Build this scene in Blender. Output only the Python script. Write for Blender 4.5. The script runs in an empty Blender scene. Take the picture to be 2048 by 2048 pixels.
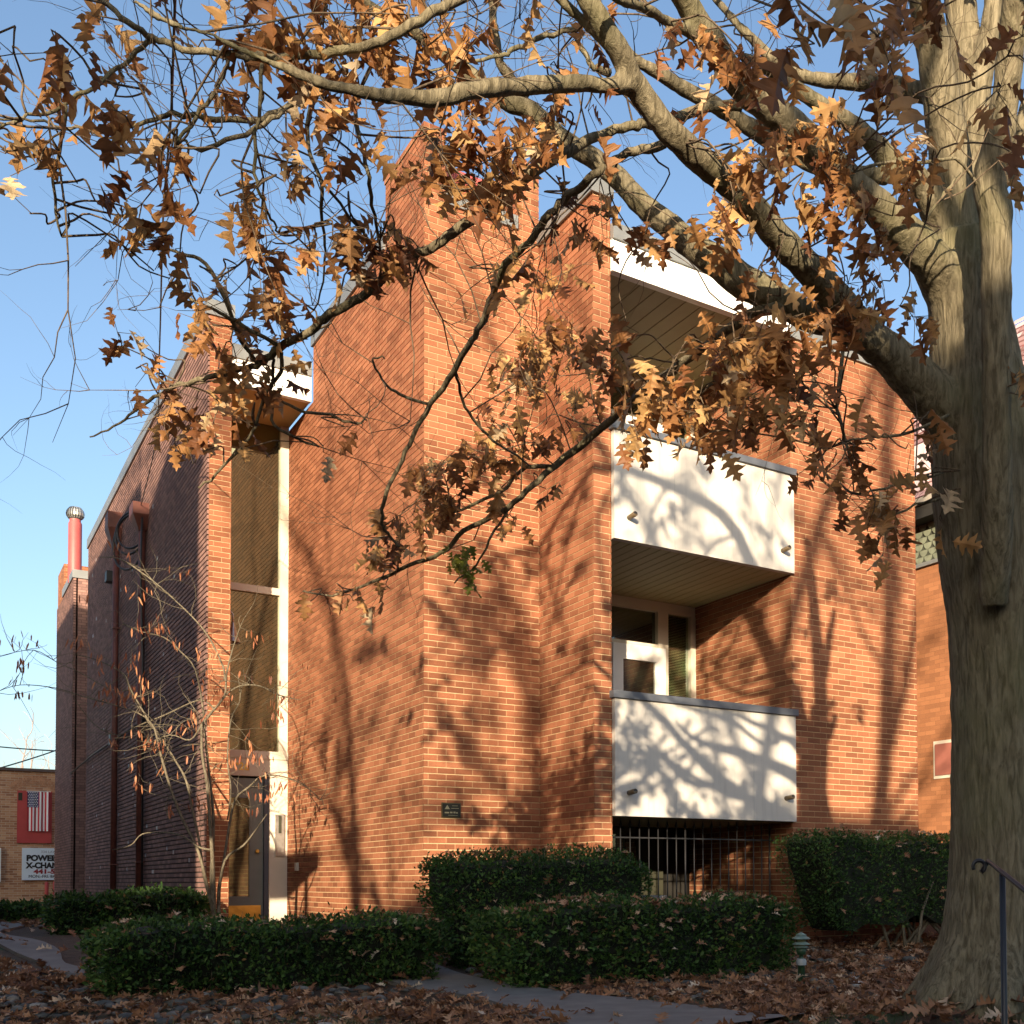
import bpy, math, random
import numpy as np
from mathutils import Vector, Matrix
R = random.Random(7)
rad = math.radians
C = bpy.context.scene.collection

# ------------------------------------------------------------------ camera
YAW, PITCH, ROLL = -0.59624265, -0.02872203, -0.00501458
FPX, PX, PY = 2202.6, 1329.6, 1694.0
CAM = np.array([0.0, 0.0, 0.9])
def _rot():
    a, b, c = YAW, PITCH, ROLL
    Ry = np.array([[math.cos(a),0,math.sin(a)],[0,1,0],[-math.sin(a),0,math.cos(a)]])
    Rx = np.array([[1,0,0],[0,math.cos(b),-math.sin(b)],[0,math.sin(b),math.cos(b)]])
    Rz = np.array([[math.cos(c),-math.sin(c),0],[math.sin(c),math.cos(c),0],[0,0,1]])
    return Rz @ Rx @ Ry
MC = _rot()
def ray(u, v):
    d = MC.T @ np.array([(u-PX)/FPX, (v-PY)/FPX, 1.0]); return np.array([d[0], d[2], -d[1]])
def at(u, v, dep): return Vector(CAM + dep*ray(u, v))
def atX(u, v, X): d = ray(u, v); return Vector(CAM + X/d[0]*d)
def atY(u, v, Y): d = ray(u, v); return Vector(CAM + Y/d[1]*d)
def ground_z(x, y):
    t = min(1.0, max(0.0, (y-7.5)/5.0))
    return 0.3*t
def atG(u, v):
    d = ray(u, v); t = 2.0
    for i in range(60):
        p = CAM + t*d
        t += (p[2]-ground_z(p[0], p[1])) / max(1e-4, -d[2]) * 0.5
    return Vector(CAM + t*d)
cam = bpy.data.cameras.new('camera'); co = bpy.data.objects.new('camera', cam); C.objects.link(co)
rv = [Vector((MC[i,0], MC[i,2], -MC[i,1])) for i in range(3)]
m = Matrix.Identity(4)
for r in range(3):
    m[r][0] = rv[0][r]; m[r][1] = -rv[1][r]; m[r][2] = -rv[2][r]; m[r][3] = CAM[r]
co.matrix_world = m
cam.sensor_width = 36; cam.lens = 36*FPX/2048
cam.shift_x = (1024-PX)/2048; cam.shift_y = (PY-1024)/2048
cam.clip_end = 2000; cam.clip_start = 0.05
sc = bpy.context.scene; sc.camera = co
# ------------------------------------------------------------------ light
SUN = Vector((0.73, 1.0, -0.28)).normalized()
w = bpy.data.worlds.new("World"); sc.world = w; w.use_nodes = True
nt = w.node_tree; bg = nt.nodes['Background']
sky = nt.nodes.new('ShaderNodeTexSky'); sky.sky_type = 'NISHITA'; sky.sun_disc = False
sky.sun_elevation = math.asin(-SUN.z); sky.sun_rotation = math.atan2(-SUN.x, -SUN.y)
sky.air_density = 1.0; sky.dust_density = 2.4; sky.ozone_density = 2.0
nt.links.new(sky.outputs[0], bg.inputs[0]); bg.inputs[1].default_value = 0.12
sl = bpy.data.lights.new('sun', 'SUN'); so = bpy.data.objects.new('sun', sl); C.objects.link(so)
sl.energy = 5.0; sl.angle = rad(0.53); sl.color = (1.0, 0.80, 0.56)
so.rotation_euler = SUN.to_track_quat('-Z', 'Y').to_euler()
sc.view_settings.view_transform = 'Standard'; sc.view_settings.look = 'None'
sc.view_settings.exposure = 1.33; sc.view_settings.gamma = 1.0
sc.cycles.max_bounces = 8; sc.cycles.transparent_max_bounces = 8

# ------------------------------------------------------------------ helpers
def tag(o, label=None, cat=None, group=None, kind=None):
    if label: o['label'] = label
    if cat: o['category'] = cat
    if group: o['group'] = group
    if kind: o['kind'] = kind
    return o
def empty(name, loc=(0,0,0), **k):
    o = bpy.data.objects.new(name, None); C.objects.link(o); o.location = loc; o.empty_display_size = .2
    return tag(o, **k)
class MB:
    def __init__(s): s.v = []; s.f = []; s.uv = []; s.mi = []; s.sm = []
    def face(s, pts, uvs=None, mi=0, sm=False):
        b = len(s.v); s.v += [tuple(p) for p in pts]; s.f.append(tuple(range(b, b+len(pts))))
        s.uv += [tuple(q) for q in uvs] if uvs else [(0,0)]*len(pts); s.mi.append(mi); s.sm.append(sm)
    def quadauto(s, pts, mi=0):
        a = Vector(pts[1])-Vector(pts[0]); b = Vector(pts[2])-Vector(pts[0]); n = a.cross(b)
        ax = [abs(n.x), abs(n.y), abs(n.z)]; k = ax.index(max(ax))
        if k == 0: uv = [(p[1], p[2]) for p in pts]
        elif k == 1: uv = [(p[0], p[2]) for p in pts]
        else: uv = [(p[0], p[1]) for p in pts]
        s.face(pts, uv, mi)
    def box(s, x0, x1, y0, y1, z0, z1, mi=0, skip=''):
        P = lambda a,b,c: (a,b,c)
        F = {'f':[P(x0,y0,z0),P(x1,y0,z0),P(x1,y0,z1),P(x0,y0,z1)],'b':[P(x1,y1,z0),P(x0,y1,z0),P(x0,y1,z1),P(x1,y1,z1)],
             'l':[P(x0,y1,z0),P(x0,y0,z0),P(x0,y0,z1),P(x0,y1,z1)],'r':[P(x1,y0,z0),P(x1,y1,z0),P(x1,y1,z1),P(x1,y0,z1)],
             't':[P(x0,y0,z1),P(x1,y0,z1),P(x1,y1,z1),P(x0,y1,z1)],'d':[P(x0,y1,z0),P(x1,y1,z0),P(x1,y0,z0),P(x0,y0,z0)]}
        for k, q in F.items():
            if k not in skip: s.quadauto(q, mi)
    def tube(s, pts, rs, n=8, mi=0, cap=True, uvr=0.0):
        pts = [Vector(p) for p in pts]
        if not hasattr(rs, '__len__'): rs = [rs]*len(pts)
        b = len(s.v); up = None; L = 0
        for i, p in enumerate(pts):
            t = (pts[min(i+1, len(pts)-1)] - pts[max(i-1, 0)])
            t = t.normalized() if t.length > 1e-9 else Vector((0,0,1))
            if up is None:
                up = t.cross(Vector((0.3,0.5,1))).normalized()
            else:
                up = (up - t*up.dot(t)); up = up.normalized() if up.length > 1e-6 else t.orthogonal().normalized()
            sd = t.cross(up)
            for k in range(n):
                a = 2*math.pi*k/n
                s.v.append(tuple(p + (up*math.cos(a) + sd*math.sin(a))*rs[i]))
        for i in range(len(pts)-1):
            for k in range(n):
                k2 = (k+1) % n
                s.f.append((b+i*n+k, b+i*n+k2, b+(i+1)*n+k2, b+(i+1)*n+k)); s.uv += [(uvr, 0)]*4; s.mi.append(mi); s.sm.append(True)
        if cap:
            s.f.append(tuple(b+k for k in range(n))[::-1]); s.uv += [(uvr,0)]*n; s.mi.append(mi); s.sm.append(False)
            e = b+(len(pts)-1)*n
            s.f.append(tuple(e+k for k in range(n))); s.uv += [(uvr,0)]*n; s.mi.append(mi); s.sm.append(False)
    def lathe(s, c, prof, n=20, mi=0):
        b = len(s.v)
        for (r, z) in prof:
            for k in range(n):
                a = 2*math.pi*k/n; s.v.append((c[0]+r*math.cos(a), c[1]+r*math.sin(a), c[2]+z))
        for i in range(len(prof)-1):
            for k in range(n):
                k2 = (k+1) % n
                s.f.append((b+i*n+k, b+i*n+k2, b+(i+1)*n+k2, b+(i+1)*n+k)); s.uv += [(0,0)]*4; s.mi.append(mi); s.sm.append(abs(prof[i][0]-prof[i+1][0]) < abs(prof[i][1]-prof[i+1][1])*3)
    def build(s, name, mats, parent=None):
        me = bpy.data.meshes.new(name)
        nm = len(mats) if isinstance(mats, (list, tuple)) else 1
        grooved = 9 in s.mi; s.mi = [nm if q == 9 else q for q in s.mi]
        V = np.array(s.v, dtype=np.float32) if s.v else np.zeros((0,3), np.float32)
        me.vertices.add(len(V)); me.vertices.foreach_set('co', V.ravel())
        ls = np.array([len(f) for f in s.f], dtype=np.int32); st = np.concatenate([[0], np.cumsum(ls)[:-1]]).astype(np.int32)
        me.loops.add(int(ls.sum())); me.polygons.add(len(ls))
        me.loops.foreach_set('vertex_index', np.concatenate([np.array(f, dtype=np.int32) for f in s.f]))
        me.polygons.foreach_set('loop_start', st); me.polygons.foreach_set('loop_total', ls)
        me.polygons.foreach_set('material_index', np.array(s.mi, dtype=np.int32))
        me.polygons.foreach_set('use_smooth', np.array(s.sm, dtype=bool))
        uvl = me.uv_layers.new(name='UVMap'); uvl.data.foreach_set('uv', np.array(s.uv, dtype=np.float32).ravel())
        for mt in (mats if isinstance(mats, (list, tuple)) else [mats]): me.materials.append(mt)
        if grooved: me.materials.append(M.get(me.materials[0].name+'_joint', me.materials[0]))
        me.update(calc_edges=True); me.validate()
        o = bpy.data.objects.new(name, me); C.objects.link(o)
        if parent: o.parent = parent; o.matrix_parent_inverse = Matrix.Translation(parent.location).inverted()
        return o
def fast_mesh(name, V, Q, uv, mat, parent=None, smooth=False):
    """V (n,3), Q (m,k) same-size faces, uv (m*k,2)"""
    me = bpy.data.meshes.new(name); k = Q.shape[1]
    me.vertices.add(len(V)); me.vertices.foreach_set('co', V.astype(np.float32).ravel())
    me.loops.add(Q.size); me.polygons.add(len(Q))
    me.loops.foreach_set('vertex_index', Q.astype(np.int32).ravel())
    me.polygons.foreach_set('loop_start', np.arange(len(Q), dtype=np.int32)*k); me.polygons.foreach_set('loop_total', np.full(len(Q), k, dtype=np.int32))
    me.polygons.foreach_set('use_smooth', np.full(len(Q), smooth, dtype=bool))
    u = me.uv_layers.new(name='UVMap'); u.data.foreach_set('uv', uv.astype(np.float32).ravel())
    me.materials.append(mat); me.update(calc_edges=True)
    o = bpy.data.objects.new(name, me); C.objects.link(o)
    if parent: o.parent = parent; o.matrix_parent_inverse = Matrix.Translation(parent.location).inverted()
    return o
def text(name, s, size, loc, rot, mat, parent=None, bold=0.0, ext=0.002, sx=1.0, align='LEFT'):
    cu = bpy.data.curves.new(name, 'FONT'); cu.body = s; cu.size = size; cu.extrude = ext; cu.offset = bold; cu.align_x = align
    t = bpy.data.objects.new(name, cu); C.objects.link(t)
    dg = bpy.context.evaluated_depsgraph_get(); me = bpy.data.meshes.new_from_object(t.evaluated_get(dg))
    C.objects.unlink(t); bpy.data.objects.remove(t)
    o = bpy.data.objects.new(name, me); C.objects.link(o); me.materials.clear(); me.materials.append(mat)
    M = Matrix.Translation(loc) @ rot.to_4x4() @ Matrix.Diagonal((sx,1,1,1)); me.transform(M)
    if parent: o.parent = parent; o.matrix_parent_inverse = Matrix.Translation(parent.location).inverted()
    return o
FRONT = Matrix(((1,0,0),(0,0,-1),(0,1,0)))       # text plane facing -Y
# ------------------------------------------------------------------ materials
def nodes(name):
    mt = bpy.data.materials.new(name); mt.use_nodes = True; t = mt.node_tree
    return mt, t, t.nodes['Principled BSDF']
def plain(name, col, rough=.6, metal=0, noise=0.0, nscale=8, bump=0.0, spec=0.5, detail=4):
    mt, t, b = nodes(name)
    b.inputs['Base Color'].default_value = (*col, 1); b.inputs['Roughness'].default_value = rough; b.inputs['Metallic'].default_value = metal
    b.inputs['Specular IOR Level'].default_value = spec
    if noise or bump:
        tc = t.nodes.new('ShaderNodeTexCoord'); n = t.nodes.new('ShaderNodeTexNoise'); n.inputs['Scale'].default_value = nscale; n.inputs['Detail'].default_value = detail
        t.links.new(tc.outputs['Object'], n.inputs['Vector'])
        if noise:
            mr = t.nodes.new('ShaderNodeMapRange'); mr.inputs['From Min'].default_value = .3; mr.inputs['From Max'].default_value = .7
            mr.inputs['To Min'].default_value = 1-noise; mr.inputs['To Max'].default_value = 1+noise
            mx = t.nodes.new('ShaderNodeVectorMath'); mx.operation = 'SCALE'; mx.inputs[0].default_value = col
            t.links.new(n.outputs['Fac'], mr.inputs['Value']); t.links.new(mr.outputs[0], mx.inputs['Scale']); t.links.new(mx.outputs[0], b.inputs['Base Color'])
        if bump:
            bp = t.nodes.new('ShaderNodeBump'); bp.inputs['Strength'].default_value = bump; bp.inputs['Distance'].default_value = .01
            t.links.new(n.outputs['Fac'], bp.inputs['Height']); t.links.new(bp.outputs[0], b.inputs['Normal'])
    return mt
def brick(name, c1, c2, c3, mortar, ms=.005, bw=.2033, rh=.0677):
    mt, t, b = nodes(name); L = t.links.new
    uv = t.nodes.new('ShaderNodeUVMap')
    bt = t.nodes.new('ShaderNodeTexBrick'); bt.offset = .5; bt.inputs['Scale'].default_value = 1
    bt.inputs['Mortar Size'].default_value = ms; bt.inputs['Mortar Smooth'].default_value = .15
    bt.inputs['Brick Width'].default_value = bw; bt.inputs['Row Height'].default_value = rh; bt.inputs['Bias'].default_value = 0
    bt.inputs['Color1'].default_value = (0,0,0,1); bt.inputs['Color2'].default_value = (1,1,1,1); bt.inputs['Mortar'].default_value = (0.5,.5,.5,1)
    L(uv.outputs[0], bt.inputs['Vector'])
    cr = t.nodes.new('ShaderNodeValToRGB'); e = cr.color_ramp.elements
    e[0].color = (*c1,1); e[1].color = (*c3,1); x = cr.color_ramp.elements.new(.5); x.color = (*c2,1)
    L(bt.outputs['Color'], cr.inputs[0])
    n = t.nodes.new('ShaderNodeTexNoise'); n.inputs['Scale'].default_value = 60; n.inputs['Detail'].default_value = 3; L(uv.outputs[0], n.inputs['Vector'])
    n2 = t.nodes.new('ShaderNodeTexNoise'); n2.inputs['Scale'].default_value = .9; n2.inputs['Detail'].default_value = 3; L(uv.outputs[0], n2.inputs['Vector'])
    ad = t.nodes.new('ShaderNodeMath'); ad.operation = 'ADD'; L(n.outputs['Fac'], ad.inputs[0]); L(n2.outputs['Fac'], ad.inputs[1])
    mr = t.nodes.new('ShaderNodeMapRange'); mr.inputs['From Min'].default_value = .6; mr.inputs['From Max'].default_value = 1.4; mr.inputs['To Min'].default_value = .78; mr.inputs['To Max'].default_value = 1.2
    L(ad.outputs[0], mr.inputs[0])
    mx = t.nodes.new('ShaderNodeMix'); mx.data_type = 'RGBA'; L(bt.outputs['Fac'], mx.inputs[0]); L(cr.outputs[0], mx.inputs[6]); mx.inputs[7].default_value = (*mortar,1)
    sc_ = t.nodes.new('ShaderNodeVectorMath'); sc_.operation = 'SCALE'; L(mx.outputs[2], sc_.inputs[0]); L(mr.outputs[0], sc_.inputs['Scale'])
    L(sc_.outputs[0], b.inputs['Base Color']); b.inputs['Roughness'].default_value = .85; b.inputs['Specular IOR Level'].default_value = .25
    hm = t.nodes.new('ShaderNodeMath'); hm.operation = 'MULTIPLY_ADD'; hm.inputs[1].default_value = -1; L(bt.outputs['Fac'], hm.inputs[0])
    ns = t.nodes.new('ShaderNodeMath'); ns.operation = 'MULTIPLY'; ns.inputs[1].default_value = .35; L(n.outputs['Fac'], ns.inputs[0]); L(ns.outputs[0], hm.inputs[2])
    bp = t.nodes.new('ShaderNodeBump'); bp.inputs['Strength'].default_value = .5; bp.inputs['Distance'].default_value = .004; L(hm.outputs[0], bp.inputs['Height']); L(bp.outputs[0], b.inputs['Normal'])
    return mt
def ramp_mat(name, stops, rough=.6, transl=0.0, tcol=None, spec=.3, vary=None):
    """colour from the UV's x (a random value per leaf / stone)"""
    mt, t, b = nodes(name); L = t.links.new
    uv = t.nodes.new('ShaderNodeUVMap'); sp = t.nodes.new('ShaderNodeSeparateXYZ'); L(uv.outputs[0], sp.inputs[0])
    cr = t.nodes.new('ShaderNodeValToRGB'); els = cr.color_ramp.elements
    els[0].position = stops[0][0]; els[0].color = (*stops[0][1],1); els[1].position = stops[-1][0]; els[1].color = (*stops[-1][1],1)
    for p, c in stops[1:-1]: x = els.new(p); x.color = (*c,1)
    L(sp.outputs[0], cr.inputs[0]); src = cr.outputs[0]
    if vary:
        tc = t.nodes.new('ShaderNodeTexCoord'); n = t.nodes.new('ShaderNodeTexNoise'); n.inputs['Scale'].default_value = vary; L(tc.outputs['Object'], n.inputs['Vector'])
        mr = t.nodes.new('ShaderNodeMapRange'); mr.inputs['From Min'].default_value = .3; mr.inputs['From Max'].default_value = .7; mr.inputs['To Min'].default_value = .7; mr.inputs['To Max'].default_value = 1.25
        L(n.outputs['Fac'], mr.inputs[0]); s_ = t.nodes.new('ShaderNodeVectorMath'); s_.operation = 'SCALE'; L(src, s_.inputs[0]); L(mr.outputs[0], s_.inputs['Scale']); src = s_.outputs[0]
    L(src, b.inputs['Base Color']); b.inputs['Roughness'].default_value = rough; b.inputs['Specular IOR Level'].default_value = spec
    if transl:
        tr = t.nodes.new('ShaderNodeBsdfTranslucent'); mx = t.nodes.new('ShaderNodeMixShader'); mx.inputs[0].default_value = transl
        g = t.nodes.new('ShaderNodeGamma'); g.inputs[1].default_value = 1.0; L(src, g.inputs[0]); L(g.outputs[0], tr.inputs[0])
        L(b.outputs[0], mx.inputs[1]); L(tr.outputs[0], mx.inputs[2]); L(mx.outputs[0], t.nodes['Material Output'].inputs[0])
    return mt
def glossy(name, tint, rough=.02, mixv=.5, dark=(.01,.012,.008)):
    mt, t, b = nodes(name); L = t.links.new
    b.inputs['Base Color'].default_value = (*dark,1); b.inputs['Roughness'].default_value = .2
    g = t.nodes.new('ShaderNodeBsdfGlossy'); g.inputs[0].default_value = (*tint,1); g.inputs['Roughness'].default_value = rough
    mx = t.nodes.new('ShaderNodeMixShader'); mx.inputs[0].default_value = mixv; L(b.outputs[0], mx.inputs[1]); L(g.outputs[0], mx.inputs[2]); L(mx.outputs[0], t.nodes['Material Output'].inputs[0])
    return mt
def clearglass(name, tint=(.75,.8,.7), refl=.12):
    mt, t, b = nodes(name); L = t.links.new
    tr = t.nodes.new('ShaderNodeBsdfTransparent'); tr.inputs[0].default_value = (*tint,1)
    g = t.nodes.new('ShaderNodeBsdfGlossy'); g.inputs['Roughness'].default_value = .01; g.inputs[0].default_value = (.9,.95,.9,1)
    mx = t.nodes.new('ShaderNodeMixShader'); mx.inputs[0].default_value = refl; L(tr.outputs[0], mx.inputs[1]); L(g.outputs[0], mx.inputs[2]); L(mx.outputs[0], t.nodes['Material Output'].inputs[0])
    return mt
def bark_mat(name, c1, c2, scale=1.0, bump=.7, moss=None):
    mt, t, b = nodes(name); L = t.links.new
    tc = t.nodes.new('ShaderNodeTexCoord'); mp = t.nodes.new('ShaderNodeMapping'); mp.inputs['Scale'].default_value = (scale*34, scale*34, scale*5)
    L(tc.outputs['Object'], mp.inputs[0])
    n = t.nodes.new('ShaderNodeTexNoise'); n.inputs['Scale'].default_value = 1.0; n.inputs['Detail'].default_value = 6; n.inputs['Roughness'].default_value = .65; n.inputs['Distortion'].default_value = .7; L(mp.outputs[0], n.inputs['Vector'])
    n2 = t.nodes.new('ShaderNodeTexNoise'); n2.inputs['Scale'].default_value = 2.2; n2.inputs['Detail'].default_value = 5; L(tc.outputs['Object'], n2.inputs['Vector'])
    cr = t.nodes.new('ShaderNodeValToRGB'); e = cr.color_ramp.elements; e[0].position = .36; e[0].color = (*c1,1); e[1].position = .62; e[1].color = (*c2,1); L(n.outputs['Fac'], cr.inputs[0])
    src = cr.outputs[0]
    if moss:
        mr = t.nodes.new('ShaderNodeMapRange'); mr.inputs['From Min'].default_value = .5; mr.inputs['From Max'].default_value = .68; L(n2.outputs['Fac'], mr.inputs[0])
        mx = t.nodes.new('ShaderNodeMix'); mx.data_type = 'RGBA'; ml = t.nodes.new('ShaderNodeMath'); ml.operation = 'MULTIPLY'; ml.inputs[1].default_value = .45; L(mr.outputs[0], ml.inputs[0])
        L(ml.outputs[0], mx.inputs[0]); L(src, mx.inputs[6]); mx.inputs[7].default_value = (*moss,1); src = mx.outputs[2]
    L(src, b.inputs['Base Color']); b.inputs['Roughness'].default_value = .9; b.inputs['Specular IOR Level'].default_value = .15
    bp = t.nodes.new('ShaderNodeBump'); bp.inputs['Strength'].default_value = bump; bp.inputs['Distance'].default_value = .02; L(n.outputs['Fac'], bp.inputs['Height']); L(bp.outputs[0], b.inputs['Normal'])
    return mt
M = {}
M['brick'] = brick('orange_red_brick', (.17,.063,.032), (.24,.090,.045), (.305,.122,.063), (.37,.22,.12), ms=.0042)
M['orange_red_brick_joint'] = plain('lime_mortar', (.56,.44,.26), .9, noise=.15, nscale=30)
M['dark_joint_brick_joint'] = plain('shaded_mortar', (.05,.035,.03), .95)  # shade of the raked joints put into the mortar colour
M['brick_shaded'] = brick('dark_joint_brick', (.15,.088,.078), (.21,.122,.105), (.27,.155,.13), (.10,.06,.05))  # darker, greyer copy of the brick with the side wall's shade painted in
M['brick_tan'] = brick('tan_brick', (.28,.13,.07), (.42,.22,.12), (.5,.3,.17), (.5,.42,.32), bw=.2033)
M['brick_fine'] = brick('fine_joint_brick', (.24,.105,.05), (.29,.125,.058), (.34,.15,.07), (.22,.10,.05), ms=.003)
M['stucco'] = plain('white_panel', (.60,.59,.56), .6, noise=.06, nscale=2.5)
def streaky(name, col, amt):
    mt, t, b = nodes(name); L = t.links.new
    tc = t.nodes.new('ShaderNodeTexCoord'); mp = t.nodes.new('ShaderNodeMapping'); mp.inputs['Scale'].default_value = (9,9,.7); L(tc.outputs['Object'], mp.inputs[0])
    n = t.nodes.new('ShaderNodeTexNoise'); n.inputs['Scale'].default_value = 1.6; n.inputs['Detail'].default_value = 6; n.inputs['Roughness'].default_value = .7; L(mp.outputs[0], n.inputs['Vector'])
    mr = t.nodes.new('ShaderNodeMapRange'); mr.inputs['From Min'].default_value = .5; mr.inputs['From Max'].default_value = .75; mr.inputs['To Min'].default_value = 1; mr.inputs['To Max'].default_value = 1-amt; L(n.outputs['Fac'], mr.inputs[0])
    v = t.nodes.new('ShaderNodeVectorMath'); v.operation = 'SCALE'; v.inputs[0].default_value = col; L(mr.outputs[0], v.inputs['Scale']); L(v.outputs[0], b.inputs['Base Color']); b.inputs['Roughness'].default_value = .6
    return mt
M['stucco'] = streaky('stained_white_panel', (.52,.50,.46), .18)
M['white'] = plain('white_paint', (.8,.8,.78), .4, noise=.03, nscale=3)
M['cream'] = plain('cream_paint', (.62,.57,.47), .45, noise=.04, nscale=4)
M['coping'] = plain('grey_coping_metal', (.20,.21,.21), .45, metal=.3, noise=.12, nscale=3)
M['railcap'] = plain('dark_grey_cap', (.085,.095,.115), .5, noise=.1, nscale=4)
M['soffit'] = plain('tan_soffit', (.36,.335,.19), .6, noise=.05, nscale=3)
M['soffit_line'] = plain('soffit_joint', (.05,.045,.03), .9)
M['doorgrey'] = plain('grey_green_door_paint', (.20,.24,.225), .45, noise=.08, nscale=5)
M['brass'] = plain('brushed_brass', (.75,.52,.14), .28, metal=1, bump=.6, nscale=9)
M['iron'] = plain('black_iron', (.02,.02,.022), .45, spec=.6)
M['handrail'] = plain('handrail_iron', (.012,.012,.015), .4)
M['rust'] = plain('rust_red_pipe_paint', (.105,.03,.02), .6, noise=.25, nscale=6)
M['red'] = plain('red_paint', (.42,.05,.045), .5, noise=.1, nscale=4)
M['redmetal'] = plain('faded_red_metal', (.36,.075,.07), .5, noise=.12, nscale=3)
M['galv'] = plain('galvanised_metal', (.5,.5,.47), .35, metal=.8, noise=.15, nscale=20)
M['galvdk'] = plain('vent_gap', (.05,.05,.05), .8)
M['black'] = plain('black_rubber', (.012,.012,.014), .5)
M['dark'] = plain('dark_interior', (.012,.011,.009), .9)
M['olive'] = plain('olive_wall', (.03,.03,.016), .8, noise=.2, nscale=3)  # olive darkened so the patio wall carries the hedge's shade in its colour
M['glass_entry'] = glossy('bronze_reflective_glass', (.30,.31,.21), .012, .6)
M['glass'] = clearglass('window_glass')
M['glass_dark'] = glossy('dark_window_glass', (.5,.52,.45), .01, .25)
M['bark'] = bark_mat('oak_bark', (.085,.072,.045), (.225,.195,.13), 1.35, .8, moss=(.12,.12,.055))
M['bark_twig'] = bark_mat('twig_bark', (.07,.05,.035), (.17,.13,.09), 2.0, .4)
M['bark_pale'] = bark_mat('pale_stem_bark', (.07,.06,.042), (.19,.165,.12), 2.0, .4)
M['oakleaf'] = ramp_mat('dry_oak_leaf', [(0,(.13,.05,.022)),(.3,(.26,.11,.042)),(.6,(.43,.225,.085)),(.85,(.60,.38,.16)),(1,(.52,.40,.25))], .5, .42, vary=14)
M['greenleaf'] = ramp_mat('green_leaf', [(0,(.10,.12,.02)),(.6,(.22,.24,.04)),(1,(.35,.27,.05))], .5, .35)
M['fallen'] = ramp_mat('fallen_leaf', [(0,(.09,.04,.022)),(.35,(.22,.105,.055)),(.7,(.38,.215,.12)),(.92,(.52,.36,.23)),(1,(.6,.5,.38))], .7, .1, vary=18)
M['pod'] = ramp_mat('brown_pod', [(0,(.20,.065,.035)),(.5,(.36,.14,.07)),(1,(.5,.25,.13))], .5, .25)
M['yew'] = ramp_mat('hedge_leaf', [(0,(.014,.038,.010)),(.5,(.040,.095,.020)),(.85,(.085,.165,.032)),(.96,(.14,.20,.05)),(1,(.22,.13,.05))], .6, .15)
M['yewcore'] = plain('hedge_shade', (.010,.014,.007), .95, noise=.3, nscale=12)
M['stone'] = ramp_mat('river_stone', [(0,(.04,.045,.045)),(.4,(.09,.095,.09)),(.75,(.14,.135,.12)),(.9,(.20,.16,.11)),(1,(.33,.32,.30))], .65, vary=20)
M['concrete'] = plain('path_concrete', (.16,.155,.145), .9, noise=.16, nscale=5, bump=.3)
M['lampgreen'] = plain('verdigris_metal', (.16,.24,.21), .5, noise=.25, nscale=30)
M['postgreen'] = plain('dark_green_post', (.025,.07,.035), .4)
M['lampglass'] = plain('lamp_glass', (.10,.11,.06), .2)

# ------------------------------------------------------------------ setting
def ground_material():
    mt, t, b = nodes('leaf_litter_soil'); L = t.links.new
    tc = t.nodes.new('ShaderNodeTexCoord'); n = t.nodes.new('ShaderNodeTexNoise'); n.inputs['Scale'].default_value = 16; n.inputs['Detail'].default_value = 8; n.inputs['Roughness'].default_value = .7
    n2 = t.nodes.new('ShaderNodeTexNoise'); n2.inputs['Scale'].default_value = 1.4; n2.inputs['Detail'].default_value = 4
    L(tc.outputs['Object'], n.inputs['Vector']); L(tc.outputs['Object'], n2.inputs['Vector'])
    cr = t.nodes.new('ShaderNodeValToRGB'); e = cr.color_ramp.elements; e[0].position = .3; e[0].color = (.022,.014,.009,1); e[1].position = .75; e[1].color = (.12,.075,.045,1); L(n.outputs['Fac'], cr.inputs[0])
    mr = t.nodes.new('ShaderNodeMapRange'); mr.inputs['From Min'].default_value = .54; mr.inputs['From Max'].default_value = .66; L(n2.outputs['Fac'], mr.inputs[0])
    mx = t.nodes.new('ShaderNodeMix'); mx.data_type = 'RGBA'; L(mr.outputs[0], mx.inputs[0]); L(cr.outputs[0], mx.inputs[6]); mx.inputs[7].default_value = (.03,.055,.018,1)
    L(mx.outputs[2], b.inputs['Base Color']); b.inputs['Roughness'].default_value = .95
    bp = t.nodes.new('ShaderNodeBump'); bp.inputs['Strength'].default_value = .8; bp.inputs['Distance'].default_value = .03; L(n.outputs['Fac'], bp.inputs['Height']); L(bp.outputs[0], b.inputs['Normal'])
    return mt
def mound(x, y):
    d = math.hypot(x-4.5, y-3.55)
    return .33*math.exp(-(d/1.15)**2)
def gz(x, y): return ground_z(x, y) + mound(x, y)
g = MB()
xs = [-600,-200,-80,-40]+[(-24+i*1.0) for i in range(64)]+[60,120,300,600]
ys = [-600,-200,-80,-30,-12]+[(-5+i*.5) for i in range(70)]+[40,80,200,600]
for i in range(len(xs)-1):
    for j in range(len(ys)-1):
        q = [(xs[i],ys[j]),(xs[i+1],ys[j]),(xs[i+1],ys[j+1]),(xs[i],ys[j+1])]
        g.face([(x,y,gz(x,y)) for x,y in q], [(x,y) for x,y in q], sm=True)
tag(g.build('ground', ground_material()), kind='structure')
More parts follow.
